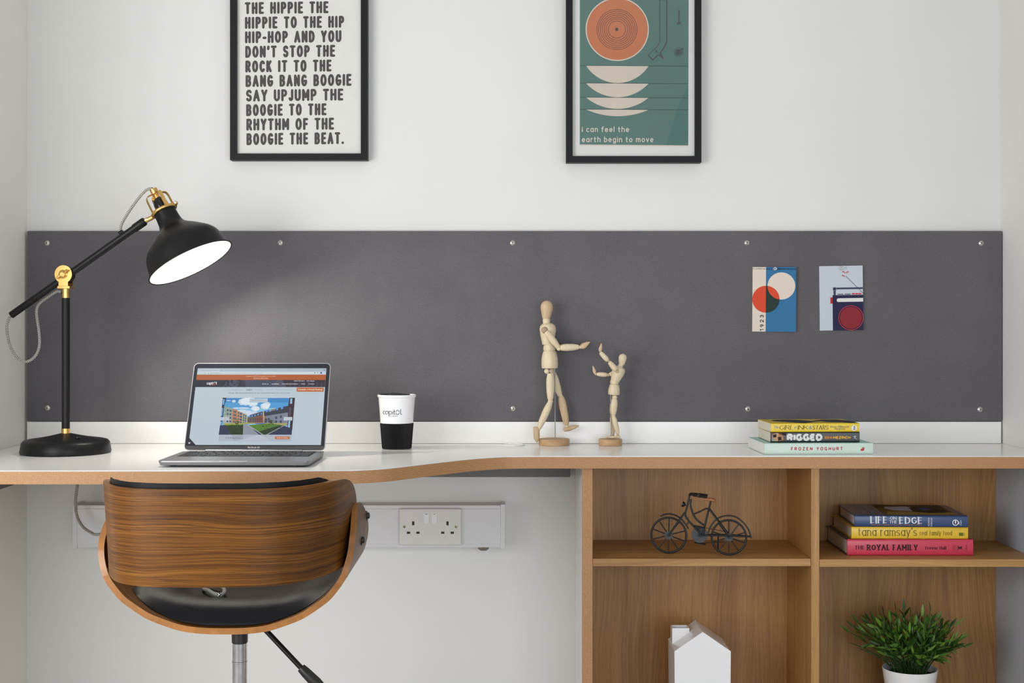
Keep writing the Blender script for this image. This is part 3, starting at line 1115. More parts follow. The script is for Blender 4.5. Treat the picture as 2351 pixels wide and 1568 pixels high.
part('glass_pane', G().box(r[0], r[1], -.0226, -.0210, r[2], r[3]), M['glass'], t)

# ================================================================== socket trunking under the desk
TD = 3.3 - .055
a, b = P(170, 1160, TD), P(1156, 1257, TD)
x0, x1, z1, z0 = a.x, b.x, a.z, b.z
t = thing('cable_trunking', 'white plastic cable trunking on the wall under the desk', 'cable trunking', ((x0 + x1) / 2, 0, z0))
g = G().box(x0, x1, -.055, -.0005, z0, z1)
part('trunking_body', g, M['pvc'], t, bevel=.001)
g = G().box(x0, x1, -.0562, -.0551, z0 + .0085, z1 - .0085)
part('cover_strip', g, M['pvc'], t, bevel=.0006, seg=1)
for xx in (x0 - .003, x1 - .007):
    part('end_cap', G().box(xx, xx + .011, -.0580, -.0005, z0 - .0025, z1 + .0025), M['pvc'], t, bevel=.0012)
p = P(1110, 1257, 3.3 - .04)
o = part('cable_stub', G().lathe([(.0135, 0.0021), (.0125, -.003), (.008, -.0062), (.0005, -.007)], (p.x, p.y, z0 - .0025), (0, 0, 1), 18), mat('brown_foam', (.20, .17, .13), .9, var=.5, vscale=300))
tag(o, 'small brown stub poking out below the right end of the trunking', 'cable stub')
SD = 3.3 - .0565


def zs(x, y, lift):
    return P(800 + x / 3.918, 1040 + y / 3.918, SD) + Vector((0, -lift, 0))


c = [zs(458, 825, 0), zs(1016, 497, 0)]
t = thing('socket', 'white double wall socket with two rocker switches on the trunking', 'wall socket', (c[0].x / 2 + c[1].x / 2, -.0562, c[0].z))
part('socket_plate', G().box(c[0].x, c[1].x, -.0660, -.0563, c[0].z, c[1].z), M['socket'], t, bevel=.0028, seg=3)
SY = 3.3 - .0661


def zq(x, y):
    return P(800 + x / 3.918, 1040 + y / 3.918, SY)


for xa, xb in ((679, 724), (750, 794)):
    p, q = zq(xa, 634), zq(xb, 545)
    rk = part('rocker_switch', G().prism([Vector((p.x, -.0655, p.z)), Vector((q.x, -.0655, p.z)), Vector((q.x, -.0655, q.z)), Vector((p.x, -.0655, q.z))],
                                         [Vector((p.x, -.0690, p.z)), Vector((q.x, -.0690, p.z)), Vector((q.x, -.0668, q.z)), Vector((p.x, -.0668, q.z))]), M['white'], t, bevel=.0005)
    part('switch_mark', G().box(p.x + .0035, q.x - .0035, -.06725, -.0668, q.z - .0020, q.z - .0010), M['dark'], rk)
g = None
for xa, ya, xb, yb in ((572, 615, 593, 650), (881, 615, 901, 650), (525, 707, 555, 727), (611, 707, 640, 727), (834, 707, 862, 727), (919, 707, 948, 727)):
    p, q = zq(xa, yb), zq(xb, ya)
    part('pin_slot', G().box(p.x, q.x, -.0663, -.0650, p.z, q.z), M['dark'], t)
brass = mat('worn_brass_screw', (.42, .38, .22), .35, 1)
for xa in (504, 968):
    p = zq(xa, 663)
    s = part('screw', G().lathe([(.0001, .0012), (.0032, .0010), (.0037, 0)], (p.x, -.0661, p.z), (0, -1, 0), 20, capped=False), brass, t)
    part('screw_slot', G().box(p.x - .0022, p.x + .0022, -.0675, -.0670, p.z - .0005, p.z + .0005).box(p.x - .0005, p.x + .0005, -.0675, -.0670, p.z - .0022, p.z + .0022), M['dark'], s)

# ================================================================== shelf unit under the desk
YF = -.309
unit = thing('shelf_unit', 'oak open shelf unit with plywood edged side under the right of the desk', 'shelf unit', (.67, -.15, 0))
ZT = DESK - .0270
xa, xb = .1597, .1817
o = part('side_panel', G().box(xa, xb, YF + .0012, -.0005, 0.0005, ZT), M['oakz'], unit)
part('white_face', G().box(xa - .0011, xa, YF + .0012, -.0005, .0005, ZT - .001), M['lam'], o, label='white laminate outer face')
part('edge_strip', G().box(xa - .0011, xb, YF, YF + .0011, .0005, ZT), M['plyx'], o, label='striped plywood front edge')
xd0, xd1 = .6605, .6785
part('divider', G().box(xd0, xd1, YF, -.049, .118, ZT), M['oakz'], unit, bevel=.0006, seg=1)
xr0 = 1.158
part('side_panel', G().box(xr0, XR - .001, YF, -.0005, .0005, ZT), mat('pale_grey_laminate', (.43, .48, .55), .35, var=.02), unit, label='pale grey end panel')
part('back_panel', G().box(xb + .0002, xr0 - .0002, -.0488, -.036, .0985, ZT), M['oakz'], unit)
z1 = .5236
for u0, u1, dzz in ((xb, xd0, 0), (xd1, xr0, -.0015)):
    part('shelf', G().box(u0 + .0003, u1 - .0003, YF + .001, -.0490, z1 - .0168 + dzz, z1 + dzz), M['oakx'], unit, bevel=.0008, seg=1)
part('bottom_board', G().box(xb + .0003, xr0 - .0003, YF, -.049, .099, .117), M['oakx'], unit, bevel=.0008, seg=1)
part('plinth', G().box(xb + .0003, xr0 - .0003, YF + .03, YF + .045, .0005, .098), M['oakx'], unit)
ZB = .1175
SHZ, SHZ2 = z1, z1 - .0015

# ================================================================== desk lamp
LT = 3.05
lp = P(151, 1000, LT)
LX, LY = lp.x, lp.y
LA = radians(6)
le = Vector((cos(LA), -sin(LA), 0))
ln = Vector((sin(LA), cos(LA), 0))           # away from the camera
lo = Vector((LX, LY, DESK))


def LPt(px, py, back=0.0):
    return plane_pt(px, py, lo, ln) + ln * back


lamp = thing('desk_lamp', 'black and brass adjustable desk lamp, lit, by the left wall', 'desk lamp', lo, -LA)
g = G().lathe([(.0972, .0006), (.0985, .004), (.0950, .0235), (.0905, .0285), (.083, .0305), (.055, .0345), (.030, .0395), (.014, .0432), (.0095, .0440), (.0001, .0440)],
              lo, (0, 0, 1), 64)
base = part('base', g, M['black'], lamp, sharp=50)
p = LPt(187, 1011, 0)
part('switch_button', G().lathe([(.0058, 0), (.0055, .0022), (.0030, .0034), (.0001, .0035)], (LX + .038, LY - .035, DESK + .0360), (0, 0, 1), 20), M['gloss'], base)
pole_x = LPt(151.5, 850)
g = G().tube([lo + Vector((0, 0, .0435)), Vector((LX, LY, LPt(151, 684).z))], .0089, 24)
part('pole', g, M['black'], lamp)
part('pole_ferrule', G().tube([lo + Vector((0, 0, .0436)), lo + Vector((0, 0, .0545))], .0096, 24), M['gold'], lamp, bevel=.0006)
zs0, zs1 = LPt(151, 685).z, LPt(151, 663).z
part('pole_sleeve', G().tube([Vector((LX, LY, zs0)), Vector((LX, LY, zs1))], .0088, 24), M['gold'], lamp, bevel=.0006)
jc = LPt(152, 630)
jx = Vector((LX, LY, jc.z))
# brass yoke: front cheek, collar and wing nut; black drum behind
yk = G()
R_ = .0200
zc = zs1
cheek = []
for k in range(41):
    a = radians(-58 + (296) * k / 40)
    cheek.append((R_ * cos(a), R_ * sin(a)))
nx = .0108
cheek = cheek + [(-nx, -R_ * .9), (-nx, zc + .006 - jx.z), (nx, zc + .006 - jx.z), (nx, -R_ * .9)]


def yp(u, v, w):
    return jx + le * u + Vector((0, 0, v)) - ln * w


yk.prism([yp(u, v, .0105) for u, v in cheek][::-1], [yp(u, v, .0135) for u, v in cheek][::-1])
ck2 = [(nx, 0), (nx, zc + .006 - jx.z), (-nx, zc + .006 - jx.z), (-nx, 0)]
yk.prism([yp(u, v, -.0135) for u, v in ck2], [yp(u, v, -.0115) for u, v in ck2])
yoke = part('yoke', yk, M['gold'], lamp, bevel=.0005, seg=1)
part('collar', G().box(-.0145, .0145, -.0130, .0130, zc, zc + .0062, 0, Matrix.Translation((LX, LY, 0)) @ Matrix.Rotation(-LA, 4, 'Z')), M['gold'], yoke, bevel=.001)
part('joint_drum', G().lathe([(.0180, -.0095), (.0195, -.008), (.0195, .0100), (.017, .0105)], jx, -ln, 32), M['black'], lamp, bevel=.0004, seg=1)
wn = G().lathe([(.0098, 0), (.0098, .0020), (.0075, .0035), (.0070, .0075), (.004, .0085)], jx - ln * .0135, -ln, 24)
wd_ = (le * .8 + Vector((0, 0, .6))).normalized()
for s_ in (-1, 1):
    c0 = jx - ln * .0185
    wn.tube([c0 + wd_ * s_ * .003, c0 + wd_ * s_ * .011 - ln * .002, c0 + wd_ * s_ * .0165 - ln * .0045], [.0032, .0026, .0014], 10)
part('wing_nut', wn, M['gold'], yoke)
# arm
a0, a1 = LPt(26, 723.5), LPt(312, 522)
ad = (a1 - a0).normalized()
arm = part('arm', G().tube([a0, a1], .0080, 24), M['black'], lamp, bevel=.0008)
h1 = LPt(334, 506.5)
part('arm_tip', G().tube([a1 - ad * .004, a1 + ad * .012, h1 - ad * .004, h1 - ad * .001, h1], [.0094, .0096, .0096, .0080, .0050], 24), M['black'], arm)
# shade
rc, rim = LPt(377, 484), LPt(441.5, 604)
ax = (rim - rc).normalized()
ax = (ax - ln * .075).normalized()
k = (rim - rc).length / 136.5
prof = [(25, 0), (25.3, 10), (26, 22), (27.6, 33), (32, 42), (41, 50), (51, 57), (65, 68), (76.5, 78), (84, 87), (88.3, 95), (91.5, 106), (94, 118), (96, 128), (97.2, 133), (99.6, 135), (100.4, 136.5)]
prof = [(r_ * k, h_ * k) for r_, h_ in prof]
sx0 = (le - ax * le.dot(ax)).normalized()
sy0 = ax.cross(sx0).normalized()
outer = [(v.x, v.y) for v in smooth([(a, b, 0) for a, b in prof], 3)]
inner = [(max(.002, r_ - .0012), h_) for r_, h_ in outer[::-1]]
g = G().lathe(outer, rc, ax, 72, 0, capped=False)
g.tube([rc + ax * 136 * k + (sx0 * cos(q) + sy0 * sin(q)) * 100.6 * k for q in [2 * pi * i / 72 for i in range(72)]], .0016, 8, closed=True)
shade = part('shade', g, M['black'], lamp, sharp=60)
g = G().lathe([(outer[-1][0], outer[-1][1])] + inner, rc, ax, 72, 0, capped=False)
part('shade_lining', g, M['shade_in'], shade, sharp=60, label='white inside of the lamp shade')
# brass ring with two ears
sx_ = (le - ax * le.dot(ax)).normalized()       # sideways within the lamp plane
sy_ = ax.cross(sx_).normalized()
rr = 27.5 * k
ring = part('shade_ring', G().tube([rc + sx_ * rr * cos(t_) + sy_ * rr * sin(t_) for t_ in [2 * pi * i / 48 for i in range(48)]], .0040, 12, closed=True), M['gold'], lamp)
e0 = rc - sx_ * rr
g = G().tube([e0 + sx_ * .002, e0 - sx_ * .006, h1 - ad * .001], [.0042, .0052, .0056], 12)
part('ring_ear', g, M['gold'], ring)
e1 = rc + sx_ * rr
ee = LPt(404, 465)
part('ring_ear', G().tube([e1 - sx_ * .002, e1.lerp(ee, .5), ee, ee + (ee - e1).normalized() * .003], [.0042, .0050, .0050, .0030], 12), M['gold'], ring)
for q in (h1 - ad * -.004, ee):
    part('rivet', G().lathe([(.0024, 0), (.0022, .0012), (.0001, .0016)], q - ln * .0052, -ln, 14), M['steel'], ring)
# cage of four brass straps, black bulb holder, brass cap
for i in range(4):
    a = pi / 4 + i * pi / 2 + .12
    d = sx_ * cos(a) + sy_ * sin(a)
    w_ = ax.cross(d).normalized()
    path = smooth([rc + d * rr * .98, rc + d * rr * .98 - ax * 22 * k, rc + d * rr * .95 - ax * 36 * k, rc + d * rr * .78 - ax * 43 * k, rc + d * rr * .28 - ax * 45.5 * k], 5)
    fr_, bk_ = [], []
    for j, pnt in enumerate(path):
        tg = (path[min(j + 1, len(path) - 1)] - path[max(j - 1, 0)]).normalized()
        nn = tg.cross(w_).normalized()
        fr_.append([pnt + w_ * .0042 + nn * .0006, pnt - w_ * .0042 + nn * .0006])
        bk_.append([pnt + w_ * .0042 - nn * .0006, pnt - w_ * .0042 - nn * .0006])
    part('cage_strap', G().sheet(fr_, bk_), M['gold'], ring)
hold = G().lathe([(.0155, .006), (.0158, -.010), (.0158, -.018), (.0140, -.026), (.0095, -.0315), (.0001, -.0325)], rc, ax, 32)
part('bulb_holder', hold, M['gloss'], lamp)
part('cap', G().lathe([(.0056, -29 * k), (.0056, -42 * k), (.0064, -43 * k), (.0078, -45 * k), (.0083, -46 * k), (.0083, -57 * k), (.0001, -57 * k)], rc, ax, 24), M['gold'], lamp, sharp=30)
bulb = N('lit_bulb')
bulb.b.inputs['Emission Color'].default_value = (1, .93, .80, 1)
bulb.b.inputs['Emission Strength'].default_value = 9
part('bulb', G().ball(rc + ax * 82 * k, .024, 24).tube([rc + ax * 4 * k, rc + ax * 66 * k], [.012, .014], 16), bulb.mat, lamp)
pl_ = bpy.data.lights.new('lamp_bulb_light', 'SPOT')
pl_.energy = 8.0
pl_.spot_size = radians(165)
pl_.spot_blend = .5
pl_.color = (1.0, .93, .82)
pl_.shadow_soft_size = .022
lob = bpy.data.objects.new('lamp_bulb_light', pl_)
COL.objects.link(lob)
lob.location = rc + ax * 108 * k
lob.rotation_euler = ax.to_track_quat('-Z', 'Y').to_euler()
# textile flex
g = G().tube(smooth([LPt(349, 433, .002), LPt(341, 433.5, .003), LPt(332, 438, .004), LPt(318, 453, .004), LPt(302, 475, .003), LPt(288, 497, .002), LPt(279, 515, 0), LPt(276, 530, 0), LPt(278, 540, 0)], 8), .0031, 12)
cord = part('flex', g, M['braid'], lamp)
part('flex_grommet', G().tube([LPt(274, 537), LPt(282, 531)], .0052, 14), M['rubber'], arm, bevel=.0008)


def z1p(x, y, back=0):
    return LPt(x / 3.409, 400 + y / 3.409, back)


loop = [(80, 1112), (66, 1150), (60, 1200), (70, 1270), (95, 1350), (140, 1425), (200, 1466), (250, 1450), (288, 1398), (300, 1330), (290, 1235), (270, 1130), (263, 1070),
        (278, 1018), (330, 973), (395, 932), (440, 915), (485, 924)]
bk = [0, -.002, -.004, -.006, -.008, -.008, -.006, -.002, .002, .006, .010, .013, .015, .016, .017, .015, .008, 0]
part('flex', G().tube(smooth([z1p(x, y, b) for (x, y), b in zip(loop, bk)], 8), .0031, 12), M['braid'], lamp)
part('flex_grommet', G().tube([z1p(487, 925), z1p(505, 930)], .0060, 14), M['rubber'], lamp, bevel=.0008)
CT = 3.19


def SP(px, py, z=.5630):
    return P(px, py, (EYE - z) * F / (py - HY))


low = [P(179, 1098, CT), P(178, 1112, CT), P(174.5, 1138, CT), P(173.5, 1162, CT), P(178, 1188, CT - .01), P(190, 1209, CT - .03), P(208, 1222, CT - .06), P(228, 1226.5, CT - .10),
       P(300, 1205, CT - .20), P(420, 1215, CT - .33),
       Vector((-.575, -.490, .590)), Vector((-.566, -.600, .583)), Vector((-.558, -.690, .573))] + [SP(*q) for q in
       ((468, 1346), (480, 1356), (490, 1362), (503, 1365.5), (513, 1362), (515, 1354), (506, 1347), (490, 1343), (474, 1341))]
o = part('power_cable', G().tube(smooth(low, 8), .0033, 12), M['braid'])
tag(o, 'black and white braided cable hanging under the desk onto the chair seat', 'cable')

# ================================================================== laptop
hz, ht = DESK + .0105, 2.955
LPX, LPY = -.5530, ht - CAMD
lap = thing('laptop', 'open grey laptop showing a web page, on the desk beside the lamp', 'laptop', (LPX, LPY, DESK), radians(-0.6))
LW = .153


def rrect(w0, w1, d0, d1, r, n=6):
    pts = []
    for cx, cy, a in ((w1 - r, d1 - r, 0), (w0 + r, d1 - r, 90), (w0 + r, d0 + r, 180), (w1 - r, d0 + r, 270)):
        pts += [(cx + r * cos(radians(a + 90 * i / n)), cy + r * sin(radians(a + 90 * i / n))) for i in range(n + 1)]
    return pts


out = rrect(-LW, LW, -.2125, .0, .012)
zt = lambda y: .0128
zb = lambda y: -.0 + .0012 + .0026 * max(0, (-y - .08) / .1325) ** 1.6
lo_ = [Vector((x * .985, y * .985 - .0015, zb(y))) for x, y in out]
mid = [Vector((x, y, max(zb(y) + .0018, .0118 + .0 * y) if y > -.19 else .0105)) for x, y in out]
hi_ = [Vector((x, y, zt(y))) for x, y in out]
n = len(out)
g = G().prism(lo_, mid, 0, cap=False).prism(mid, hi_, 0, cap=False).poly(lo_[::-1]).poly(hi_)
lbase = part('base', g, M['alu'], lap, local=True, bevel=.0006, seg=2)
part('finger_notch', G().prism([Vector((x, y, .0119)) for x, y in ((-.028, -.2128), (.028, -.2128), (.026, -.2105), (-.026, -.2105))],
                               [Vector((x, y, .01295)) for x, y in ((-.028, -.2128), (.028, -.2128), (.026, -.2105), (-.026, -.2105))]), M['alul'], lbase, local=True)
part('trackpad', G().prism([Vector((x, y, .0126)) for x, y in rrect(-.061, .061, -.205, -.124, .004)], [Vector((x, y, .01305)) for x, y in rrect(-.061, .061, -.205, -.124, .004)]),
     mat('trackpad_grey', (.25, .25, .265), .33, .6, var=.02), lbase, local=True)
kb = part('keyboard', G().prism([Vector((x, y, .0127)) for x, y in rrect(-.138, .138, -.117, -.012, .003)], [Vector((x, y, .01302)) for x, y in rrect(-.138, .138, -.117, -.012, .003)]),
          mat('keyboard_well', (.02, .02, .022), .6), lbase, local=True)
kr = [(-.0145, .009, [1] * 14), (-.0265, .0155, [1] * 13 + [1.5]), (-.0450, .0155, [1.5] + [1] * 13), (-.0635, .0155, [1.8] + [1] * 11 + [1.8]), (-.0820, .0155, [2.3] + [1] * 10 + [2.3]),
      (-.1005, .0155, [1, 1, 1, 1.25, 5.2, 1.25, 1, 1, 1, 1])]
for y1, hgt, ws in kr:
    x = -.1365
    sc_ = .273 / sum(ws)
    for w_ in ws:
        xa_, xb_ = x + .0012, x + w_ * sc_ - .0012
        part('key', G().prism([Vector((p[0], p[1], .0130)) for p in rrect(xa_, xb_, y1 - hgt + .001, y1 - .001, .0012, 2)], [Vector((p[0], p[1], .0142)) for p in rrect(xa_, xb_, y1 - hgt + .001, y1 - .001, .0012, 2)]), M['key'], kb, local=True)
        x += w_ * sc_
for sx in (-1, 1):
    for yy in (-.020, -.185):
        part('foot', G().lathe([(.006, 0.0002), (.006, .0022)] if yy > -.1 else [(.006, .0002), (.006, .0030)], (sx * .128, yy, 0), (0, 0, 1), 16), M['rubber'], lap, local=True)
# lid
th = radians(63)
lu, lv, lw = Vector((1, 0, 0)), Vector((0, cos(th), sin(th))), Vector((0, -sin(th), cos(th)))
LO = Vector((0, .0005, .0118))


def lid(u, v, w=0.0):
    return LO + lu * u + lv * v + lw * w


LH = .2115
ol = rrect(-LW, LW, .004, LH, .010)
g = G().prism([lid(x, y, -.0040) for x, y in ol], [lid(x, y, 0) for x, y in ol])
lidp = part('lid', g, M['alul'], lap, local=True, bevel=.0008)
part('hinge', G().tube([Vector((-.105, .001, .0115)), Vector((.105, .001, .0115))], .0048, 16), M['alu'], lap, local=True)
ob = rrect(-LW + .0016, LW - .0016, .0045, LH - .0016, .0085)
bz = part('bezel', G().prism([lid(x, y, 0) for x, y in ob], [lid(x, y, .0005) for x, y in ob]), mat('bezel_glass', (.010, .012, .020), .10), lidp, local=True)
part('chin', G().prism([lid(x, y, .0005) for x, y in ((-.150, .0055), (.150, .0055), (.150, .0125), (-.150, .0125))], [lid(x, y, .0007) for x, y in ((-.150, .0055), (.150, .0055), (.150, .0125), (-.150, .0125))]),
     mat('chin_grey', (.055, .058, .063), .35), bz, local=True)
cv = Canvas(lambda x, y, l: lid(x, y, .0008 + l))
pls = text2d('MacBook Air', 0, 0, .0045, w=.13, gap=.14, fit=.0265)
cv.polys([[(x - .0145, .0072 - y) for x, y in p] for p in pls], '#d8d8d6')
cv.build('lettering', bz, local=True)
part('webcam', G().lathe([(.0012, 0), (.001, .0003)], lid(0, .2035, .0005), lw, 14), M['dark'], bz, local=True)
DW, D0, D1 = .1438, .0150, .1985


def scr6(x, y, l):
    s_ = (x - (130 - (y - 178) * .0861)) / ((2165 - (y - 178) * .0533) - (130 - (y - 178) * .0861))
    t_ = (y - 178) / 1222.0
    return lid(-DW + 2 * DW * s_, D1 - (D1 - D0) * t_, .0006 + l)


cv = Canvas(scr6, emit=1.0, step=.00006)
Lx = lambda y: 130 - (y - 178) * .0861
Rx = lambda y: 2165 - (y - 178) * .0533


def band(y0, y1, col):
    cv.poly([(Lx(y0), y0), (Rx(y0), y0), (Rx(y1), y1), (Lx(y1), y1)], col)


cv.poly([(Lx(178), 178), (Rx(178), 178), (Rx(1400), 1400), (136, 1400), (Lx(1292), 1292)], '#b6c3cc')
band(178, 232, '#a5b5bf')
cv.poly([(150, 190), (470, 190), (480, 232), (140, 232)], '#b4c2ca')
band(232, 283, '#bccbd2')
cv.poly([(290, 242), (2040, 242), (2050, 258), (2038, 274), (285, 274), (275, 258)], '#c6d2d8')
cv.text('Leeds Student Accommodati', 190, 218, 15, '#7f8d95', fit=240, w=.13)
cv.text('x', 448, 217, 15, '#55636b', w=.16)
cv.lines([[(503, 212), (518, 212)], [(510.5, 204), (510.5, 220)]], 3, '#4a555c')
cv.poly(circ(2132, 207, 9, 20), '#4a5560')
cv.lines([[(163, 258), (150, 258)], [(197, 258), (210, 258)]], 3, '#8796a0')
cv.lines([[(247 + 9 * cos(radians(q)), 258 + 9 * sin(radians(q))) for q in range(0, 320, 20)]], 3, '#8796a0')
cv.rect(297, 255, 308, 266, '#3c4850')
cv.text('capitolstudents.com', 326, 266, 17, '#4d6b58', fit=190, w=.14)
cv.text('/locations/leeds-asa-briggs-house/gallery/?section=common-spaces', 520, 266, 16, '#7d8c96', fit=640, w=.11)
cv.rect(1975, 248, 1990, 263, '#5d6b74')
cv.poly(circ(2028, 255, 8, 16), '#7d8b94')
cv.poly(circ(2084, 255, 15, 24), '#5a3fa6')
cv.rect(2136, 249, 2139, 252, '#5d6b74').rect(2136, 258, 2139, 261, '#5d6b74')
band(284, 373, '#a9572a')
cv.text('Coronavirus (COVID-19) information for our residents', 1138, 319, 18, '#d9b79f', fit=470, w=.13, align='c')
cv.text('Click here to find out more', 1135, 349, 18, '#e0c0aa', fit=232, w=.13, align='c')
cv.lines([[(1020, 354), (1250, 354)]], 2.5, '#d9b79f')
band(373, 488, '#1b1b31')
cv.poly([(600, 373), (1400, 373), (1400, 488), (540, 488)], '#3d4257')
cv.poly([(820, 373), (860, 373), (885, 410), (905, 488), (760, 488), (790, 420)], '#262b3f')
rnd_ = random.Random(4)
lv_ = []
for i in range(46):
    x_, y_ = rnd_.uniform(560, 820), rnd_.uniform(376, 480)
    if x_ > 700 and 395 < y_ < 450 and rnd_.random() < .7:
        continue
    a_ = rnd_.uniform(0, 3.1)
    lv_.append([(x_ + 22 * cos(a_ + q) * (1 if k_ % 2 else .5), y_ + 14 * sin(a_ + q) * (1 if k_ % 2 else .5)) for k_, q in enumerate([i_ * pi / 3 for i_ in range(6)])])
cv.polys(lv_, '#191a2e')
cv.poly([(1390, 373), (1470, 373), (1540, 488), (1310, 488)], '#4b4d5d')
cv.poly([(1470, 373), (Rx(373), 373), (Rx(488), 488), (1540, 488)], '#332b38')
cv.polys([[(x_, 410), (x_ + 28, 410), (x_ + 28, 480), (x_, 480)] for x_ in range(1590, 2100, 70)], '#413a48')
cv.text('capit', 282, 450, 46, '#dfe3e6', fit=105, w=.16, gap=.06)
cv.lines([[(412 + 17 * cos(radians(q)), 428 + 21 * sin(radians(q))) for q in range(180, 361, 20)]], 7, '#dfe3e6')
cv.lines([[(412 + 17 * cos(radians(q)), 428 + 21 * sin(radians(q))) for q in range(10, 171, 20)]], 7, '#d05a2c')
cv.lines([[(437, 402), (437, 440), (443, 449)]], 7, '#dfe3e6')
cv.lines([[(345, 461), (410, 461)]], 3, '#c2562c')
cv.text('Student Portal sign in', 1658, 397, 17, '#ccd0d6', fit=168, w=.14)
cv.text('Select language', 1860, 397, 17, '#ccd0d6', fit=122, w=.14)
for s_, xa_, xb_, w_ in (('About us', 1157, 1258, .12), ('Locations', 1309, 1420, .19), ('International students', 1472, 1722, .12), ('FAQs', 1772, 1836, .12), ('Contact', 1888, 1980, .12)):
    cv.text(s_, xa_, 449, 21, '#cdd2d8', fit=xb_ - xa_, w=w_)
for s_, xa_, xb_, w_, c_ in (('Asa Briggs House', 616, 860, .10, '#8f9ca6'), ('Gallery', 908, 1006, .17, '#4b5865'), ('Location', 1055, 1176, .10, '#8f9ca6'),
                             ('Contact', 1222, 1335, .10, '#8f9ca6'), ('Rooms & booking', 1382, 1628, .10, '#8f9ca6')):
    cv.text(s_, xa_, 547, 25, c_, fit=xb_ - xa_, w=w_)
cv.text("House. We've picked some of our favourites here for you to see.", 632, 598, 25, '#566370', fit=970, w=.11, shear=.0)
bx = [(1704 + x_, 500 + y_) for x_, y_ in [(p[0], p[1]) for p in rrect(0, 428, 0, 66, 12, 3)]]
cv.poly(bx, '#b5602c')
cv.text('Schedule a Virtual Viewing!', 1724, 545, 27, '#ecd5c2', fit=386, w=.16)
# the photograph on the page
PW = lambda y: (545 - (y - 668) * .068, 1682 - (y - 668) * .066)


def prect(y0, y1, col, xa=None, xb=None):
    cv.poly([(PW(y0)[0], y0), (PW(y0)[1], y0), (PW(y1)[1], y1), (PW(y1)[0], y1)], col)


prect(668, 1350, '#a9b4c4')
prect(668, 740, '#3a82bd')
prect(740, 830, '#4d96cc')
prect(830, 1255, '#7fb6da')
rnd_ = random.Random(11)
cl = []
for cx_, cy_, w_, h_ in ((905, 730, 130, 60), (1010, 740, 100, 70), (960, 700, 160, 40), (1060, 840, 70, 45), (1215, 800, 80, 55), (1250, 770, 50, 40), (720, 720, 32, 22), (860, 890, 90, 40),
                         (920, 910, 120, 50), (760, 830, 50, 12), (880, 830, 90, 14), (1050, 905, 60, 20), (640, 712, 40, 8), (1295, 855, 25, 10)):
    cl.append([(cx_ + w_ * cos(q) * rnd_.uniform(.85, 1.05), cy_ + h_ * sin(q) * rnd_.uniform(.8, 1.05)) for q in [i_ * pi / 12 for i_ in range(24)]])
cv.polys(cl, '#c3d2de')
cv.polys([[(x * .8 + c_[0] * .2 + 14, y * .8 + c_[1] * .2 - 4) for x, y in pl2] for pl2, c_ in zip(cl[:5], ((905, 730), (1010, 740), (960, 700), (1060, 840), (1215, 800)))], '#d5dfe6')
cv.poly([(575, 800), (700, 835), (700, 845), (775, 860), (775, 1080), (560, 1100)], '#8c9a8e')
cv.poly([(700, 840), (776, 858), (776, 1075), (700, 1085)], '#b07a5c')
cv.poly([(776, 868), (925, 930), (940, 965), (950, 1070), (776, 1078)], '#b98768')
cv.poly([(858, 900), (935, 945), (940, 1068), (858, 1072)], '#9aa08c')
cv.poly([(590, 950), (690, 965), (690, 1085), (560, 1095)], '#a3a9a6')
wn_ = []
for xx, dy in ((615, 0), (660, 8), (722, 22), (745, 26), (790, 42), (820, 54), (838, 60), (875, 78), (905, 92)):
    for lvl in range(4):
        y_ = 850 + dy + lvl * (58 - dy * .22)
        if y_ < 1060:
            w_ = 14 if xx < 700 else 9
            wn_.append([(xx, y_), (xx + 2 * w_, y_ + 2), (xx + 2 * w_, y_ + 32), (xx, y_ + 30)])
cv.polys(wn_, '#3f5568')
cv.poly([(945, 985), (985, 938), (1180, 882), (1195, 1065), (940, 1075)], '#3e4450')
cv.poly([(945, 985), (1190, 940), (1195, 1068), (940, 1075)], '#6d5b52')
cv.poly([(1082, 960), (1190, 945), (1195, 1068), (1085, 1070)], '#7d4b3c')
cv.poly([(1180, 885), (1200, 880), (1210, 1065), (1195, 1068)], '#b39f8c')
cv.poly([(1200, 880), (1590, 792), (1585, 905), (1205, 960)], '#343a47')
cv.poly([(1205, 960), (1585, 900), (1580, 1110), (1205, 1066)], '#787d90')
cv.poly([(1205, 960), (1240, 955), (1240, 1066), (1205, 1066)], '#8a6a58')
cv.polys([[(x_, 870 - (x_ - 1200) * .2), (x_ + 34, 862 - (x_ - 1200) * .2), (x_ + 34, 898 - (x_ - 1200) * .2), (x_, 906 - (x_ - 1200) * .2)] for x_ in (1228, 1275, 1390, 1465)]
         + [[(x_, 985 - (x_ - 960) * .24), (x_ + 20, 980 - (x_ - 960) * .24), (x_ + 20, 950 - (x_ - 960) * .24), (x_, 955 - (x_ - 960) * .24)] for x_ in (970, 1005, 1050, 1100, 1150)], '#5b8fd0')
cv.polys([[(x_, 1000 - (x_ - 1215) * .2), (x_ + 32, 996 - (x_ - 1215) * .2), (x_ + 32, 1040 - (x_ - 1215) * .22), (x_, 1040 - (x_ - 1215) * .22)] for x_ in (1218, 1262, 1378, 1452)]
         + [[(x_, 1030), (x_ + 34, 1028), (x_ + 34, 1066), (x_, 1064)] for x_ in (1215, 1280, 1375, 1450)]
         + [[(x_, 990), (x_ + 12, 988), (x_ + 12, 1050), (x_, 1052)] for x_ in (960, 990, 1030, 1060, 1095, 1125, 1155)], '#3a4254')
cv.lines([[(x_, 862 - (x_ - 1200) * .2), (x_ - 10, 905 - (x_ - 1200) * .2)] for x_ in range(1310, 1390, 18)], 5, '#c9c4b8')
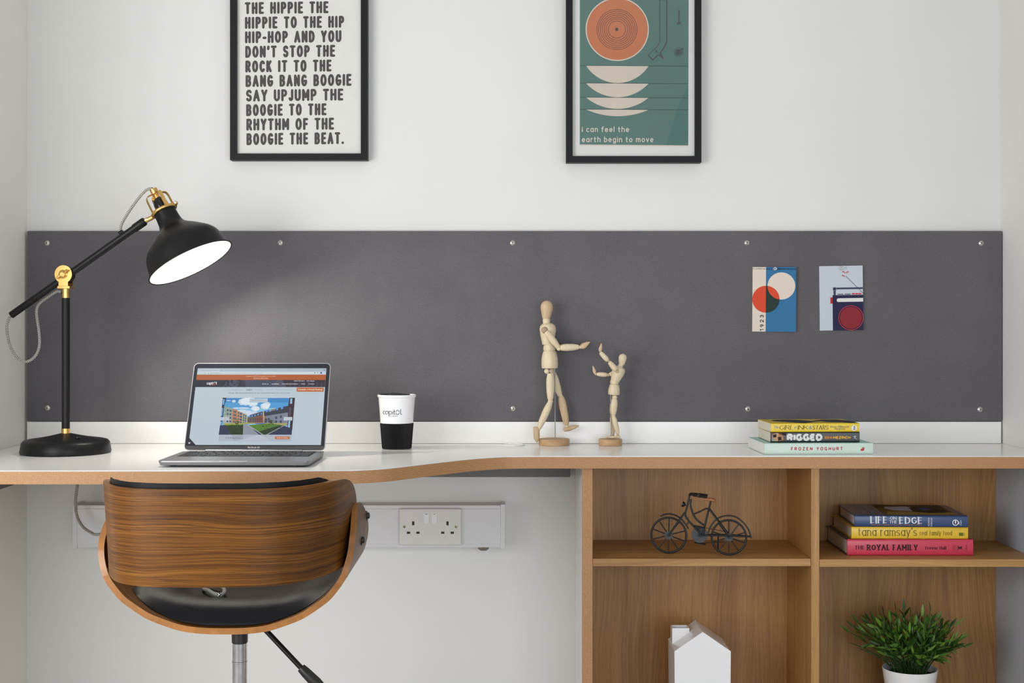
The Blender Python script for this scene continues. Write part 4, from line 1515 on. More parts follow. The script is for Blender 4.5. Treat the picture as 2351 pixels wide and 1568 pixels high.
for xa_, xb_ in ((0, 1), (1, 0)):
    if xa_ == 0:
        cv.poly([(545, 668), (600, 668), (572, 800), (560, 970), (540, 1150), (512, 1155), (528, 960)], '#23283c')
        cv.polys([[(548, 690), (578, 690), (570, 780), (545, 780)], [(538, 830), (556, 830), (548, 960), (530, 960)], [(520, 1050), (545, 1040), (536, 1140), (516, 1142)]], '#6fa3d0')
    else:
        cv.poly([(1595, 668), (1682, 668), (1650, 1180), (1575, 1165), (1580, 780)], '#3a2530')
        cv.polys([[(1612, 680), (1642, 680), (1638, 765), (1606, 765)], [(1588, 1040), (1618, 1030), (1612, 1140), (1582, 1150)]], '#8fb8dc')
        cv.polys([[(1592, 820), (1628, 820), (1624, 960), (1586, 960)]], '#4b4a5a')
cv.poly([(560, 1075), (945, 1065), (1580, 1070), (1540, 1110), (1160, 1080), (900, 1085), (600, 1110)], '#a09a5c')
cv.poly([(500, 1255), (515, 1110), (600, 1100), (1500, 1105), (1646, 1160), (1644, 1255)], '#2e3450')
cv.poly([(605, 1095), (880, 1088), (878, 1255), (700, 1255)], '#27381e')
cv.poly([(620, 1085), (870, 1080), (868, 1100), (605, 1108)], '#7c9636')
cv.poly([(880, 1090), (945, 1085), (1240, 1350), (930, 1350), (880, 1255)], '#8a909c')
cv.poly([(955, 1105), (1290, 1075), (1470, 1100), (1120, 1205)], '#4f7a2a')
cv.poly([(1130, 1210), (1400, 1130), (1515, 1105), (1240, 1255), (1190, 1255)], '#283820')
cv.poly([(1515, 1105), (1530, 1112), (1270, 1255), (1240, 1255)], '#8d8f92')
cv.lines([[(955, 1105), (1250, 1290)]], 12, '#a3a5a3')
cv.poly([(1060, 1075), (1240, 1070), (1200, 1086), (1090, 1090)], '#4a63b0')
tr_ = []
for i in range(70):
    x_, y_ = rnd_.choice([(rnd_.uniform(620, 870), rnd_.uniform(1095, 1240)), (rnd_.gauss(785, 14), rnd_.gauss(1060, 24)), (rnd_.gauss(1315, 18), rnd_.gauss(1060, 24)), (rnd_.uniform(1180, 1480), rnd_.uniform(1115, 1180))])
    tr_.append([(x_ + rnd_.uniform(6, 14) * cos(q), y_ + rnd_.uniform(5, 10) * sin(q)) for q in [k_ * pi / 3 for k_ in range(6)]])
cv.polys(tr_[::2], '#3f5628').polys(tr_[1::2], '#1d2b1a')
cv.polys([[(880 + i * 18, 1120 + i * 26), (960 + i * 32, 1120 + i * 26), (961 + i * 32, 1123 + i * 26), (880 + i * 18, 1123 + i * 26)] for i in range(5)], '#70767f')
prect(1255, 1350, '#a7b0bd')
cv.poly([(700, 1255), (880, 1255), (900, 1325), (740, 1350)], '#9aa3af')
cv.poly([(1000, 1290), (1130, 1255), (1240, 1300), (1320, 1350), (800, 1350)], '#b3bbc5')
cv.text('ASA Brigg House', 608, 1316, 26, '#5a6572', fit=244, w=.11)
cv.lines([[(x_, 1304), (x_ + 9, 1304)] for x_ in (527, 545, 563)], 5, '#bb8a8a')
cv.rect(1386, 1284, 1614, 1324, '#b9612d')
cv.text('Rooms & booking', 1500, 1312, 19, '#ecd5c2', fit=170, w=.16, align='c')
cv.poly([(970, 684), (1256, 682), (1256, 748), (968, 750)], '#aebfcb')
cv.text('Common Spaces', 998, 722, 22, '#a88a86', fit=194, w=.11)
cv.lines([[(1208, 712), (1214, 718), (1220, 712)]], 3, '#b06a4a')
cv.poly([(528, 982), (660, 980), (656, 1034), (524, 1036)], '#b3bec8')
cv.poly([(1516, 978), (1650, 978), (1648, 1034), (1514, 1034)], '#bac4cb')
cv.lines([[(614, 1008), (578, 1008)], [(1564, 1005), (1604, 1005)]], 3, '#b07a6a')
dsp = cv.build('display', bz, local=True, label='lit web page with a photo of a courtyard')
cv = Canvas(lambda x, y, l: lid(x, y, .0008 + l), emit=1.0)
cv.poly(circ(-.1425, .0195, .0022, 20), '#c6ccd2')
cv.poly(circ(-.1425, .0195, .0008, 12), '#2a2f45')
cv.build('notice_button', bz, local=True)

# ================================================================== travel cup
cp = P(911, 1032, 3.15)
cup = thing('travel_cup', 'white travel cup with black ribbed sleeve and dark logo', 'cup', (cp.x, cp.y, DESK), 0)
HC = .1245
rad = lambda h: .0328 + (.0428 - .0328) * h / HC
g = G().lathe([(.0300, .0004), (.0318, .0008), (rad(.005) - .001, .004), (rad(.0595) - .0012, .0595), (rad(.060), .0600), (rad(.118), .118), (.0438, .1195), (.0448, .1215), (.0446, .1240), (.0436, .1252),
               (.0424, .1250), (.0415, .1236), (.0410, .1205), (.0001, .1205)], (0, 0, 0), (0, 0, 1), 64, capped=False)
part('cup_body', g, M['ceramic'], cup, local=True)
g = G()
nr = 180
vs = []
hs = [.0012, .0035, .0585, .0598]
for h in hs:
    for k in range(nr * 2):
        a = pi * k / nr
        r = rad(h) + (.0012 if k % 2 else .0005) * (1 if .002 < h < .059 else .6)
        if h > .059:
            r = rad(h) + .0002
        vs.append((r * cos(a), r * sin(a), h))
m = nr * 2
g.add(vs, [(i * m + k, i * m + (k + 1) % m, (i + 1) * m + (k + 1) % m, (i + 1) * m + k) for i in range(len(hs) - 1) for k in range(m)])
part('sleeve', g, M['rubber'], cup, local=True, sharp=20, label='black ribbed rubber sleeve')
g = G()
lidpts = [(.0365 * cos(radians(a)) - .0025, .0365 * sin(radians(a))) for a in range(48, 313, 6)]
g.prism([Vector((x, y, .1206)) for x, y in lidpts], [Vector((x, y, .1262 + .0012 * (-x) / .04)) for x, y in lidpts])
lidc = part('lid_slider', g, M['blackplastic'], cup, local=True, bevel=.0012, label='black lid disc')
g = G().prism([Vector((x, y, .1235)) for x, y in ((-.012, -.016), (.030, -.015), (.031, -.004), (-.010, .010))], [Vector((x, y, z)) for x, y, z in ((-.012, -.016, .1288), (.030, -.015, .1266), (.031, -.004, .1268), (-.010, .010, .1288))])
part('drink_flap', g, M['blackplastic'], lidc, local=True, bevel=.001)


def cupmap(x, y, l):
    """x,y in zoom pixels (9.227 per photo px) round the front of the cup"""
    h = (1032 - (880 + y / 9.227)) / 995 + .0013
    arc_ = (840 + x / 9.227 - 911) / 995
    r = rad(h) + .0003 + l
    vd = math.atan2(-cp.x, CAMD + cp.y)
    a = -pi / 2 + math.asin(max(-1, min(1, arc_ / rad(h)))) + vd
    return Vector((r * cos(a), r * sin(a), h))


cv = Canvas(cupmap)
NV = '#26263a'
cv.lines([[(410 + 0, 600)] + [(395 + 24 * cos(radians(q)), 630 + 32 * sin(radians(q))) for q in range(-80, -281, -20)] + [(408, 662)],
          [(424 + 22 + 26 * cos(radians(q)), 630 + 32 * sin(radians(q))) for q in range(-60, -301, -20)], [(475, 600), (475, 662)], [(446, 598), (475, 600)],
          [(495, 600), (495, 710)], [(495, 600), (520, 598)] + [(522 + 26 * cos(radians(q)), 632 + 32 * sin(radians(q))) for q in range(-60, 81, 20)] + [(510, 664)],
          [(572, 600), (572, 668)], [(600, 562), (600, 645), (606, 662), (626, 666)], [(588, 604), (622, 604)],
          [(672 + 34 * cos(radians(q)), 622 + 46 * sin(radians(q))) for q in range(-170, -9, 20)], [(672 + 34 * cos(radians(q)), 622 + 46 * sin(radians(q))) for q in range(10, 171, 20)],
          [(733, 552), (733, 640), (740, 660), (764, 670)]], 11, NV)
cv.lines([[(572, 574), (572, 584)]], 11, NV)
cv.text('students', 512, 711, 27, '#7b7b88', fit=162, w=.12)
cv.build('logo_print', cup, local=True)


# ================================================================== wooden mannequins
def mannequin(label, t0, bx, by, to_px, spec, m_body):
    b = P(*to_px(bx, by), t0)
    root = thing('wooden_mannequin', label, 'mannequin', (b.x, b.y, DESK), 0, 'wooden drawing mannequins')

    def Q(X_, Y_, back=0.0):
        return P(*to_px(X_, Y_), t0) + Vector((0, back, 0))
    spec(root, Q, 1.0 / 3.919 * t0 / F, m_body)
    return root


Y = (0, 1, 0)


def limb(prof_w, k):
    return lambda w: [(f, r * w / 2 * k) for f, r in prof_w]


LIMB = [(0, .0), (0, .62), (.03, .74), (.2, .95), (.4, 1.0), (.7, .92), (.93, .72), (1, .60), (1, .0)]
HAND = [(0, .0), (.02, .45), (.2, .95), (.42, 1.0), (.7, .62), (.92, .2), (1, .0)]


def Lm(w, k, prof=LIMB):
    return [(f, max(1e-6, r * w / 2 * k)) for f, r in prof]


def big(root, Q, k, m):
    md = M['beechd']
    part('base', G().lathe([(137 * k, 0), (139 * k, .0015), (139 * k, .0135), (136 * k, .0148), (.0001, .0148)], Q(362, 1420).xy.to_3d() + Vector((0, 0, DESK + .0003)), (0, 0, 1), 48), M['beechx'], root)
    part('rod', G().tube([Q(367, 660), Q(371, 1348)], .0012, 10), M['rodsteel'], root)
    head = [(0, .0), (.0, .62), (.05, .66), (.25, .80), (.5, .97), (.66, 1.0), (.8, .92), (.92, .66), (.98, .34), (1, 0)]
    part('head', G().seg(Q(291, 281), Q(298, 117), Lm(112, k, head), 32, 0, Y, 1.0, 1.0), md, root)
    part('neck', G().seg(Q(292, 325), Q(292, 280), [(0, .0), (0, 31 * k), (.5, 34 * k), (1, 32 * k), (1, 0)], 24), m, root)
    chest = [(0, 0), (0, .66), (.1, .70), (.4, .88), (.68, 1.0), (.84, .94), (.94, .72), (.985, .42), (1, 0)]
    part('chest', G().seg(Q(303, 515), Q(305, 318), Lm(149, k, chest), 36, 0, Y, 1.15, 1.0), m, root)
    part('waist', G().seg(Q(320, 580), Q(316, 508), [(0, 0), (0, 46 * k), (.3, 55 * k), (.6, 55 * k), (1, 46 * k), (1, 0)], 28, 0, Y, 1.2, 1), m, root)
    pel = [(0, 0), (0, .93), (.03, .96), (.25, 1.0), (.6, .97), (.88, .84), (1, .74), (1, 0)]
    part('pelvis', G().seg(Q(322, 726), Q(320, 573), Lm(150, k, pel), 32, 0, Y, 1.15, 1), m, root)
    for s_, nm in ((-1, 'near'), (1, 'far')):
        o_ = s_ * .0205
        part('shoulder_joint', G().ball(Q(275, 383, o_ * .96), 31 * k, 18), mat('shoulder_wood', (.40, .28, .19), .6) if s_ < 0 else md, root)
        part('upper_arm', G().seg(Q(287, 395, o_ * 1.25), Q(399, 540, o_ * 1.25), Lm(62, k, [(0, 0), (0, .55), (.05, .8), (.3, 1), (.6, .98), (.95, .7), (1, .6), (1, 0)]), 24), m, root)
        part('elbow_joint', G().ball(Q(401, 548, o_ * 1.25), 20 * k, 16), m, root)
        part('forearm', G().seg(Q(413, 541, o_ * 1.25), Q(578, 534, o_ * 1.25), Lm(64, k), 24), m, root)
        part('wrist_joint', G().ball(Q(588, 536, o_ * 1.25), 14 * k, 14), m, root)
        part('hand', G().seg(Q(594, 543, o_ * 1.25), Q(682, 488, o_ * 1.25), Lm(46, k, HAND), 22, 0, Y, .7, 1), md, root)
    # near leg pushes off behind, far leg steps forward
    n_, f_ = -.0145, .0145
    part('hip_joint', G().ball(Q(294, 752, n_), 24 * k, 16), m, root)
    part('hip_joint', G().ball(Q(345, 752, f_), 24 * k, 16), m, root)
    part('thigh', G().seg(Q(326, 770, n_), Q(326, 1006, n_), Lm(76, k), 26), m, root)
    part('knee_joint', G().ball(Q(326, 1021, n_), 24 * k, 16), m, root)
    part('shin', G().seg(Q(325, 1030, n_), Q(222, 1264, n_), Lm(66, k), 26), m, root)
    part('ankle_joint', G().ball(Q(217, 1276, n_), 18 * k, 14), m, root)
    part('foot', G().seg(Q(199, 1250, n_), Q(206, 1393, n_), [(0, 0), (0, 26 * k), (.5, 29 * k), (.75, 25 * k), (.92, 12 * k), (1, 0)], 22), md, root)
    part('thigh', G().seg(Q(352, 765, f_), Q(416, 977, f_), Lm(66, k), 26), m, root)
    part('knee_joint', G().ball(Q(424, 984, f_), 21 * k, 16), m, root)
    part('shin', G().seg(Q(426, 985, f_), Q(477, 1240, f_), Lm(72, k), 26), md, root)
    part('ankle_joint', G().ball(Q(478, 1252, f_), 18 * k, 14), m, root)
    part('foot', G().seg(Q(449, 1291, f_), Q(592, 1246, f_), [(0, 0), (.04, 13 * k), (.35, 22 * k), (.7, 17 * k), (.95, 6 * k), (1, 0)], 22), md, root)


def small(root, Q, k, m):
    part('base', G().lathe([(104 * k, 0), (106 * k, .0015), (106 * k, .0140), (103 * k, .0152), (.0001, .0152)], Q(868, 1420).xy.to_3d() + Vector((0, 0, DESK + .0003)), (0, 0, 1), 44), M['beechx'], root)
    part('rod', G().tube([Q(869, 930), Q(875, 1362)], .0011, 10), M['rodsteel'], root)
    head = [(0, 0), (0, .60), (.06, .66), (.3, .82), (.6, 1.0), (.78, .94), (.92, .62), (1, 0)]
    part('head', G().seg(Q(968, 698), Q(984, 595), Lm(75, k, head), 28), m, root)
    part('neck', G().seg(Q(952, 722), Q(965, 690), [(0, 0), (0, 19 * k), (.5, 23 * k), (1, 21 * k), (1, 0)], 20), m, root)
    chest = [(0, 0), (0, .66), (.12, .74), (.45, .93), (.7, 1.0), (.86, .90), (.95, .62), (1, 0)]
    part('chest', G().seg(Q(908, 842), Q(957, 708), Lm(118, k, chest), 30, 0, Y, 1.05, 1), m, root)
    part('waist', G().ball(Q(904, 853), 39 * k, 20), m, root)
    pel = [(0, 0), (0, .90), (.05, .96), (.25, 1.0), (.6, .95), (.9, .82), (1, .74), (1, 0)]
    part('pelvis', G().seg(Q(898, 965), Q(904, 873), Lm(106, k, pel), 28, 0, Y, 1.2, 1), m, root)
    part('shoulder_joint', G().ball(Q(924, 752, -.0150), 18 * k, 14), M['beechd'], root)
    part('upper_arm', G().seg(Q(914, 742, -.0200), Q(852, 668, -.0200), Lm(52, k), 20), m, root)
    part('elbow_joint', G().ball(Q(850, 662, -.0200), 12 * k, 12), M['beechd'], root)
    part('forearm', G().seg(Q(841, 657, -.0200), Q(771, 581, -.0200), Lm(46, k), 20), m, root)
    part('hand', G().seg(Q(768, 580, -.0200), Q(783, 497, -.0200), Lm(32, k, HAND), 18, 0, Y, .7, 1), M['beechd'], root)
    o2 = .012
    part('upper_arm', G().seg(Q(920, 770, o2), Q(862, 786, o2), Lm(46, k), 20), m, root)
    part('elbow_joint', G().ball(Q(852, 788, o2), 15 * k, 12), M['beechd'], root)
    part('forearm', G().seg(Q(842, 788, o2), Q(747, 781, o2), Lm(43, k), 20), m, root)
    part('wrist_joint', G().ball(Q(739, 780, o2), 12 * k, 12), M['beechd'], root)
    part('hand', G().seg(Q(735, 782, o2), Q(711, 703, o2), Lm(30, k, HAND), 18, 0, Y, .7, 1), M['beechd'], root)
    n_, f_ = -.0085, .0085
    for q in (n_, f_):
        part('hip_joint', G().ball(Q(905, 986, q), 23 * k, 14), m, root)
    part('thigh', G().seg(Q(904, 1000, n_), Q(892, 1143, n_), Lm(62, k), 22), m, root)
    part('knee_joint', G().ball(Q(892, 1152, n_), 18 * k, 14), m, root)
    part('shin', G().seg(Q(894, 1158, n_), Q(933, 1313, n_), Lm(48, k), 22), m, root)
    part('ankle_joint', G().ball(Q(933, 1325, n_), 13 * k, 12), M['beechd'], root)
    part('foot', G().seg(Q(960, 1340, n_), Q(838, 1346, n_), [(0, 0), (.05, 9 * k), (.4, 11 * k), (.8, 8 * k), (1, 0)], 16, 0, Y, 1.6, 1), m, root)
    part('thigh', G().seg(Q(900, 1000, f_), Q(884, 1143, f_), Lm(56, k), 22), m, root)
    part('knee_joint', G().ball(Q(884, 1152, f_), 16 * k, 14), m, root)
    part('shin', G().seg(Q(884, 1158, f_), Q(895, 1318, f_), Lm(44, k), 22), m, root)
    part('ankle_joint', G().ball(Q(894, 1326, f_), 12 * k, 12), M['beechd'], root)
    part('foot', G().seg(Q(912, 1342, f_), Q(818, 1348, f_), [(0, 0), (.05, 9 * k), (.4, 11 * k), (.8, 8 * k), (1, 0)], 16, 0, Y, 1.6, 1), m, root)


px6 = lambda X_, Y_: (1180 + X_ / 3.919, 660 + Y_ / 3.919)
mannequin('taller wooden mannequin striding with one arm reaching out, on a round base', 3.244, 362, 1420, px6, big, M['beech'])
mannequin('smaller wooden mannequin with both arms raised, facing the taller one', 3.235, 868, 1420, px6, small, M['beech'])


# ================================================================== books
def book(label, x0, y0, z, w, thick, depth, rot, kind, cover, rectz, spine, top, grp, pages, spinecol=None):
    """front-left-bottom corner of the spine at (x0,y0,z); spine faces the camera"""
    t = thing('book', label, 'book', (x0, y0, z), rot, grp)
    hb = kind == 'hard'
    b = .0026 if hb else .0007
    ov = .0032 if hb else .0003
    g = G()
    g.box(0, w, .0015, depth, 0, b).box(0, w, .0015, depth, thick - b, thick)
    # spine, slightly rounded
    n = 8
    prof = []
    bul = .0022 if hb else .0008
    for i in range(n + 1):
        a = -pi / 2 + pi * i / n
        prof.append((-bul * abs(cos(a)) ** .6, thick / 2 + thick / 2 * sin(a)))
    pts = [(y_, z_) for y_, z_ in prof]
    lo_ = [Vector((0, y_, z_)) for y_, z_ in pts] + [Vector((0, .003, thick)), Vector((0, .003, 0))]
    hi_ = [Vector((w, v.y, v.z)) for v in lo_]
    g.prism(lo_, hi_, 1)
    c = part('cover', g, [cover, spinecol or cover], t, local=True, sharp=50)
    g = G()
    nn = 14
    lo_, hi_ = [], []
    g.box(ov, w - ov, .0031, depth - ov, b + .0001, thick - b - .0001)
    part('page_block', g, pages, t, local=True)
    X0, X1, Y0, Y1 = rectz

    def sp(x, y, l):
        u, v = (x - X0) / (X1 - X0), (y - Y0) / (Y1 - Y0)
        zz = thick * (1 - v)
        s_ = max(-1, min(1, (zz - thick / 2) / (thick / 2)))
        return Vector((w * u, -bul * max(0, 1 - s_ * s_) ** .3 - .0002 - l, zz))
    cv_ = Canvas(sp, step=.00006)
    spine(cv_)
    if cv_.cols:
        cv_.build('spine_print', t, local=True)
    if top:
        cv_ = Canvas(lambda x, y, l: Vector((w * x, depth * (1 - y), thick + .0001 + l)), step=.00006)
        top(cv_)
        cv_.build('cover_print', t, local=True)
    return t


def cm(name, col, rough=.3):
    return mat(name, lin(col)[:3], rough, var=.03, coat=.15)


teal = cm('pale_mint_cover', '#c3d6ca')
tealtop = cm('turquoise_cover', '#7fc0b8')
gD = 'books stacked on the desk'


def s_frozen(c):
    c.text('FROZEN YOGHURT', 848, 713, 52, '#b5283a', fit=808, w=.2, gap=.42, space=.75, rnd=False)
    c.polys([circ(1962, 692, 28, 24, 0, 180) + [(1934, 692)]], '#b5283a')
    c.lines([[(1940, 708), (1998, 680)], [(1935, 716), (1985, 712)], [(1955, 690), (1975, 672), (1998, 690)]], 9, '#b5283a')
    c.lines([[(1958, 666), (1964, 668)], [(1972, 664), (1978, 666)], [(1984, 666), (1990, 668)]], 5, '#8d4a50')


A = P(1755, 1043.5, 3.0)
tF = (EYE - DESK) * F / (1043.6 - HY)
A = P(1755, 1043.6, tF)
wF = (2007 - 1755) * tF / F
book('mint cookery paperback with red spine lettering, bottom of the stack on the desk', A.x, A.y, DESK + .0004, wF, .0243, .168, radians(2.2), 'soft', tealtop, (435, 2130, 606, 768), s_frozen, None, gD, M['paperw'], teal)


def s_rigged(c):
    c.rect(545, 448, 745, 580, '#5d3d30')
    c.poly([(560, 470), (640, 452), (700, 500), (640, 578), (550, 578)], '#c79b7c')
    c.poly([(650, 470), (720, 490), (740, 560), (660, 575)], '#b4835f')
    c.polys([[(565, 480), (620, 472), (618, 520), (570, 524)], [(690, 452), (770, 452), (770, 500), (720, 480)], [(640, 520), (690, 510), (700, 560), (650, 570)]], '#2a1c18')
    c.rect(548, 545, 590, 572, '#8aa39a')
    pls = text2d('RIGGED', 780, 577, 112, fit=555, w=.31, gap=.03, rnd=False)
    c.polys(pls, '#e6e4e2')
    c.text('BEN', 1366, 548, 46, '#c8813c', fit=118, w=.32, gap=.02, rnd=False)
    c.text('MEZRICH', 1496, 548, 46, '#e0a83c', fit=274, w=.30, gap=.02, rnd=False)
    c.lines([[(1812, 515), (1835, 500), (1855, 508), (1838, 528), (1868, 552)], [(1838, 505), (1826, 545)]], 6, '#cfd0d2')


tR = tF + .022
B = P(1769, 1019, tR)
wR = (1975 - 1769) * tR / F
thR = .0225
zR = DESK + .0004 + .0243 + .0004
book('black paperback with bold white title, middle of the stack on the desk', B.x, B.y, zR, wR, thR, .129, radians(1.5), 'soft', cm('black_cover', '#1b1c20'), (530, 1915, 442, 597), s_rigged, None, gD, M['paper'])


def s_girl(c):
    c.text('The', 575, 380, 48, '#7f8fb0', fit=78, w=.13, con=.4, rnd=False, shear=.2)
    c.text('GIRL', 662, 400, 68, '#5a4a28', fit=222, w=.13, con=.35, serif=True, rnd=False, shear=.16)
    c.text('of', 897, 384, 44, '#7f8fb0', fit=34, w=.13, con=.4, rnd=False, shear=.2)
    c.text('INK', 948, 397, 64, '#5a4a28', fit=160, w=.13, con=.35, serif=True, rnd=False, shear=.16)
    c.text('&', 1118, 395, 58, '#7f8fb0', fit=52, w=.16, con=.5, rnd=False, shear=.16)
    c.text('STARS', 1178, 400, 66, '#5a4a28', fit=250, w=.13, con=.35, serif=True, rnd=False, shear=.16)
    c.text('Kiran Millwood', 1458, 372, 36, '#8a8a72', fit=290, w=.13, con=.5, rnd=False, shear=.2)
    c.text('Hargrave', 1524, 402, 34, '#8a8a72', fit=168, w=.13, con=.5, rnd=False, shear=.2)
    c.poly(circ(1836, 377, 46, 32), '#eae7df')
    c.lines([[(1822, 352), (1850, 350), (1830, 372), (1852, 376), (1828, 400), (1854, 402)], [(1838, 346), (1826, 404)]], 6, '#55524c')


def t_girl(c):
    c.poly([(.10, .35), (.16, .18), (.3, .1), (.45, .2), (.56, .45), (.64, .30), (.74, .12), (.9, .15), (1.0, .4), (1, .98), (.9, .97), (.84, .8), (.7, .75), (.58, .60), (.50, .78), (.38, .98), (.28, .8), (.2, .6), (.12, .5)], '#33343d')
    c.polys([[(.6, .5), (.7, .62), (.62, .66)], [(.02, .1), (.1, .12), (.1, .3), (.03, .28)]], '#c9a84a')


tG = tR
C_ = P(1770, 995.2, tG)
thG = .0190
zG = zR + thR + .0004
book('yellow paperback with ornate lettering, top of the stack on the desk', C_.x, C_.y, zG, wR * .997, thG, .129, radians(2.6), 'soft', cm('yellow_cover', '#e6c514'), (535, 1918, 302, 434), s_girl, t_girl, gD, M['paper'])

# shelf stack -----------------------------------------------------------------
gS = 'hardbacks stacked on the shelf'
SE = SHZ2


def s_royal(c):
    DKR = '#34121a'
    c.text('THE', 446, 640, 44, DKR, fit=110, w=.2, con=.45, serif=True, rnd=False)
    c.text('ROYAL FAMILY', 582, 650, 66, DKR, fit=570, w=.22, con=.5, serif=True, rnd=False)
    c.text('Trevor Hall', 1230, 640, 36, DKR, fit=240, w=.19, con=.5, serif=True, rnd=False)
    c.poly([(1592, 588), (1612, 612), (1645, 605), (1645, 636), (1612, 630), (1592, 660), (1604, 624)], '#3a2028')
    c.lines([[(1565 + 22 * cos(q) * k_, 624 + 30 * sin(q) * k_) for q in [i * pi / 8 for i in range(17)]] for k_ in (.5, 1)], 3, '#9c3a4c')
    pls = text2d('Collins', 0, 0, 24, fit=78, w=.12, con=.5, rnd=False)
    c.polys([[(1705 + y_, 664 - x_) for x_, y_ in p] for p in pls], '#8a3044')


tS = (EYE - SE) * F / (1275.6 - HY)
D_ = P(1945, 1275.6, tS)
wS = (2233 - 1945) * tS / F
thS = .0362
book('thick crimson hardback, bottom of the shelf stack', D_.x, D_.y, SE + .0004, wS, thS, .204, radians(-.3), 'hard', cm('near_black_jacket', '#20222b'), (365, 1772, 527, 709), s_royal, None, gS, M['paper'], cm('crimson_jacket', '#c93450'))


def s_tana(c):
    for i, x in enumerate((640, 790, 1000, 1200, 1450)):
        c.rect(x, 386, x + 46, 522, '#d6aa28')
    c.text('tana ramsay\'s', 485, 487, 96, '#6f6420', fit=660, w=.09, con=.6, serif=True, rnd=False)
    c.text('real family food', 1178, 479, 54, '#6f6420', fit=360, w=.085, con=.6, serif=True, rnd=False)
    c.polys([[(x, 448), (x + 12, 448), (x + 12, 484), (x, 484)] for x in (1618, 1633, 1648)], '#4f6a2a')
    c.lines([[(1664, 450), (1680, 482)], [(1680, 450), (1664, 482)]], 4, '#a08a3a')


tT = tS + .004
E_ = P(1954.5, 1237.5, tT)
wT = (2221 - 1954.5) * tT / F
thT = .0266
book('yellow cookery hardback with thin brown title, middle of the shelf stack', E_.x, E_.y, SE + thS + .0008, wT, thT, .190, radians(-.6), 'hard', cm('amber_jacket', '#c99a1e'), (413, 1719, 384, 522), s_tana, None, gS, M['paper'], cm('yellow_jacket', '#e2bc2c'))


def s_life(c):
    c.text('LIFE', 622, 346, 78, '#dfe1e6', fit=190, w=.2, con=.35, serif=True, rnd=False)
    c.text('ON', 842, 303, 34, '#dfe1e6', fit=70, w=.16, con=.5, serif=True, rnd=False)
    c.text('THE', 834, 346, 34, '#dfe1e6', fit=88, w=.16, con=.5, serif=True, rnd=False)
    c.text('EDGE', 942, 350, 78, '#dfe1e6', fit=260, w=.2, con=.35, serif=True, rnd=False)
    c.text("TRISTAN VOORSPUY'S FATAL LOVE OF AFRICA", 624, 370, 15, '#b98a4a', fit=576, w=.14, rnd=False)
    for s_, xx in (('ADRIAN', 1280), ('DANGAR', 1310)):
        pls = text2d(s_, 0, 0, 20, fit=96, w=.15, con=.5, rnd=False)
        c.polys([[(xx + y_, 376 - x_) for x_, y_ in p] for p in pls], '#d5d8de')
    c.lines([[(1565 + 30 * cos(q), 332 + 30 * sin(q)) for q in [i * pi / 12 for i in range(25)]]], 10, '#dfe1e6')
    c.poly([(1565, 300), (1574, 320), (1569, 345), (1561, 345), (1556, 320)], '#dfe1e6')
    c.poly([(1588, 345), (1606, 318), (1608, 350)], '#dfe1e6')
    pls = text2d('Quiller', 0, 0, 22, fit=64, w=.12, con=.5, rnd=False, shear=.2)
    c.polys([[(1634 + y_, 366 - x_) for x_, y_ in p] for p in pls], '#c5cad4')


def t_life(c):
    c.poly([(.30, .02), (.93, .02), (.93, .92), (.28, .95)], '#6a5228')
    c.poly([(.30, .02), (.93, .02), (.93, .35), (.30, .30)], '#4e3d24')
    c.poly([(.35, .62), (.92, .72), (.93, .92), (.30, .95)], '#9a8440')
    c.poly([(.39, .22), (.60, .15), (.66, .35), (.60, .62), (.42, .55), (.37, .38)], '#b9bfd2')
    c.poly([(.60, .30), (.72, .22), (.9, .45), (.88, .72), (.7, .78), (.58, .66)], '#2c241d')
    c.poly([(.66, .34), (.74, .28), (.80, .48), (.70, .55)], '#33508c')
    for i, s_ in enumerate(('LIFE ON', 'THE EDGE')):
        pls = text2d(s_, 0, 0, .055, fit=.62, w=.2, con=.5, rnd=False)
        c.polys([[(.10 + .085 * i - y_, .16 + x_) for x_, y_ in p] for p in pls], '#b9c0cc')
    pls = text2d('ADRIAN DANGAR', 0, 0, .026, fit=.42, w=.18, rnd=False)
    c.polys([[(.26 - y_, .2 + x_) for x_, y_ in p] for p in pls], '#c9c4b0')


tL = tS + .006
H_ = P(1962, 1208, tL)
wL = (2218 - 1962) * tL / F
book('navy hardback with white title and photo cover, top of the shelf stack', H_.x, H_.y, SE + thS + thT + .0012, wL, .0253, .178, radians(-2.5), 'hard', cm('navy_jacket', '#25406f'), (450, 1703, 258, 384), s_life, t_life, gS, M['paperw'])

# ================================================================== model bicycle
zb_ = lambda X_, Y_: (1460 + X_ / 7.837, 1110 + Y_ / 7.837)
tb1 = (EYE - SHZ) * F / (1271 - HY)
tb2 = (EYE - SHZ) * F / (1275.3 - HY)
b1, b2 = P(1535, 1271, tb1), P(1673, 1275.3, tb2)
be = (b2 - b1)
be.z = 0
be.normalize()
bn = Vector((-be.y, be.x, 0))      # away from the camera
if bn.y < 0:
    bn = -bn


def B2(X_, Y_, back=0.0):
    return plane_pt(*zb_(X_, Y_), b1, bn) + bn * back


bmid = (b1 + b2) / 2
bike = thing('model_bicycle', 'black metal model bicycle with tan saddle on the shelf', 'model bicycle', (bmid.x, bmid.y, SHZ), 0)
def B3(X_, Y_, back, side):
    """as B2 but seen at the near offset; side +1 mirrors it to the far side"""
    p_ = plane_pt(*zb_(X_, Y_), b1 - bn * back, bn)
    return p_ if side < 0 else p_ + bn * 2 * back


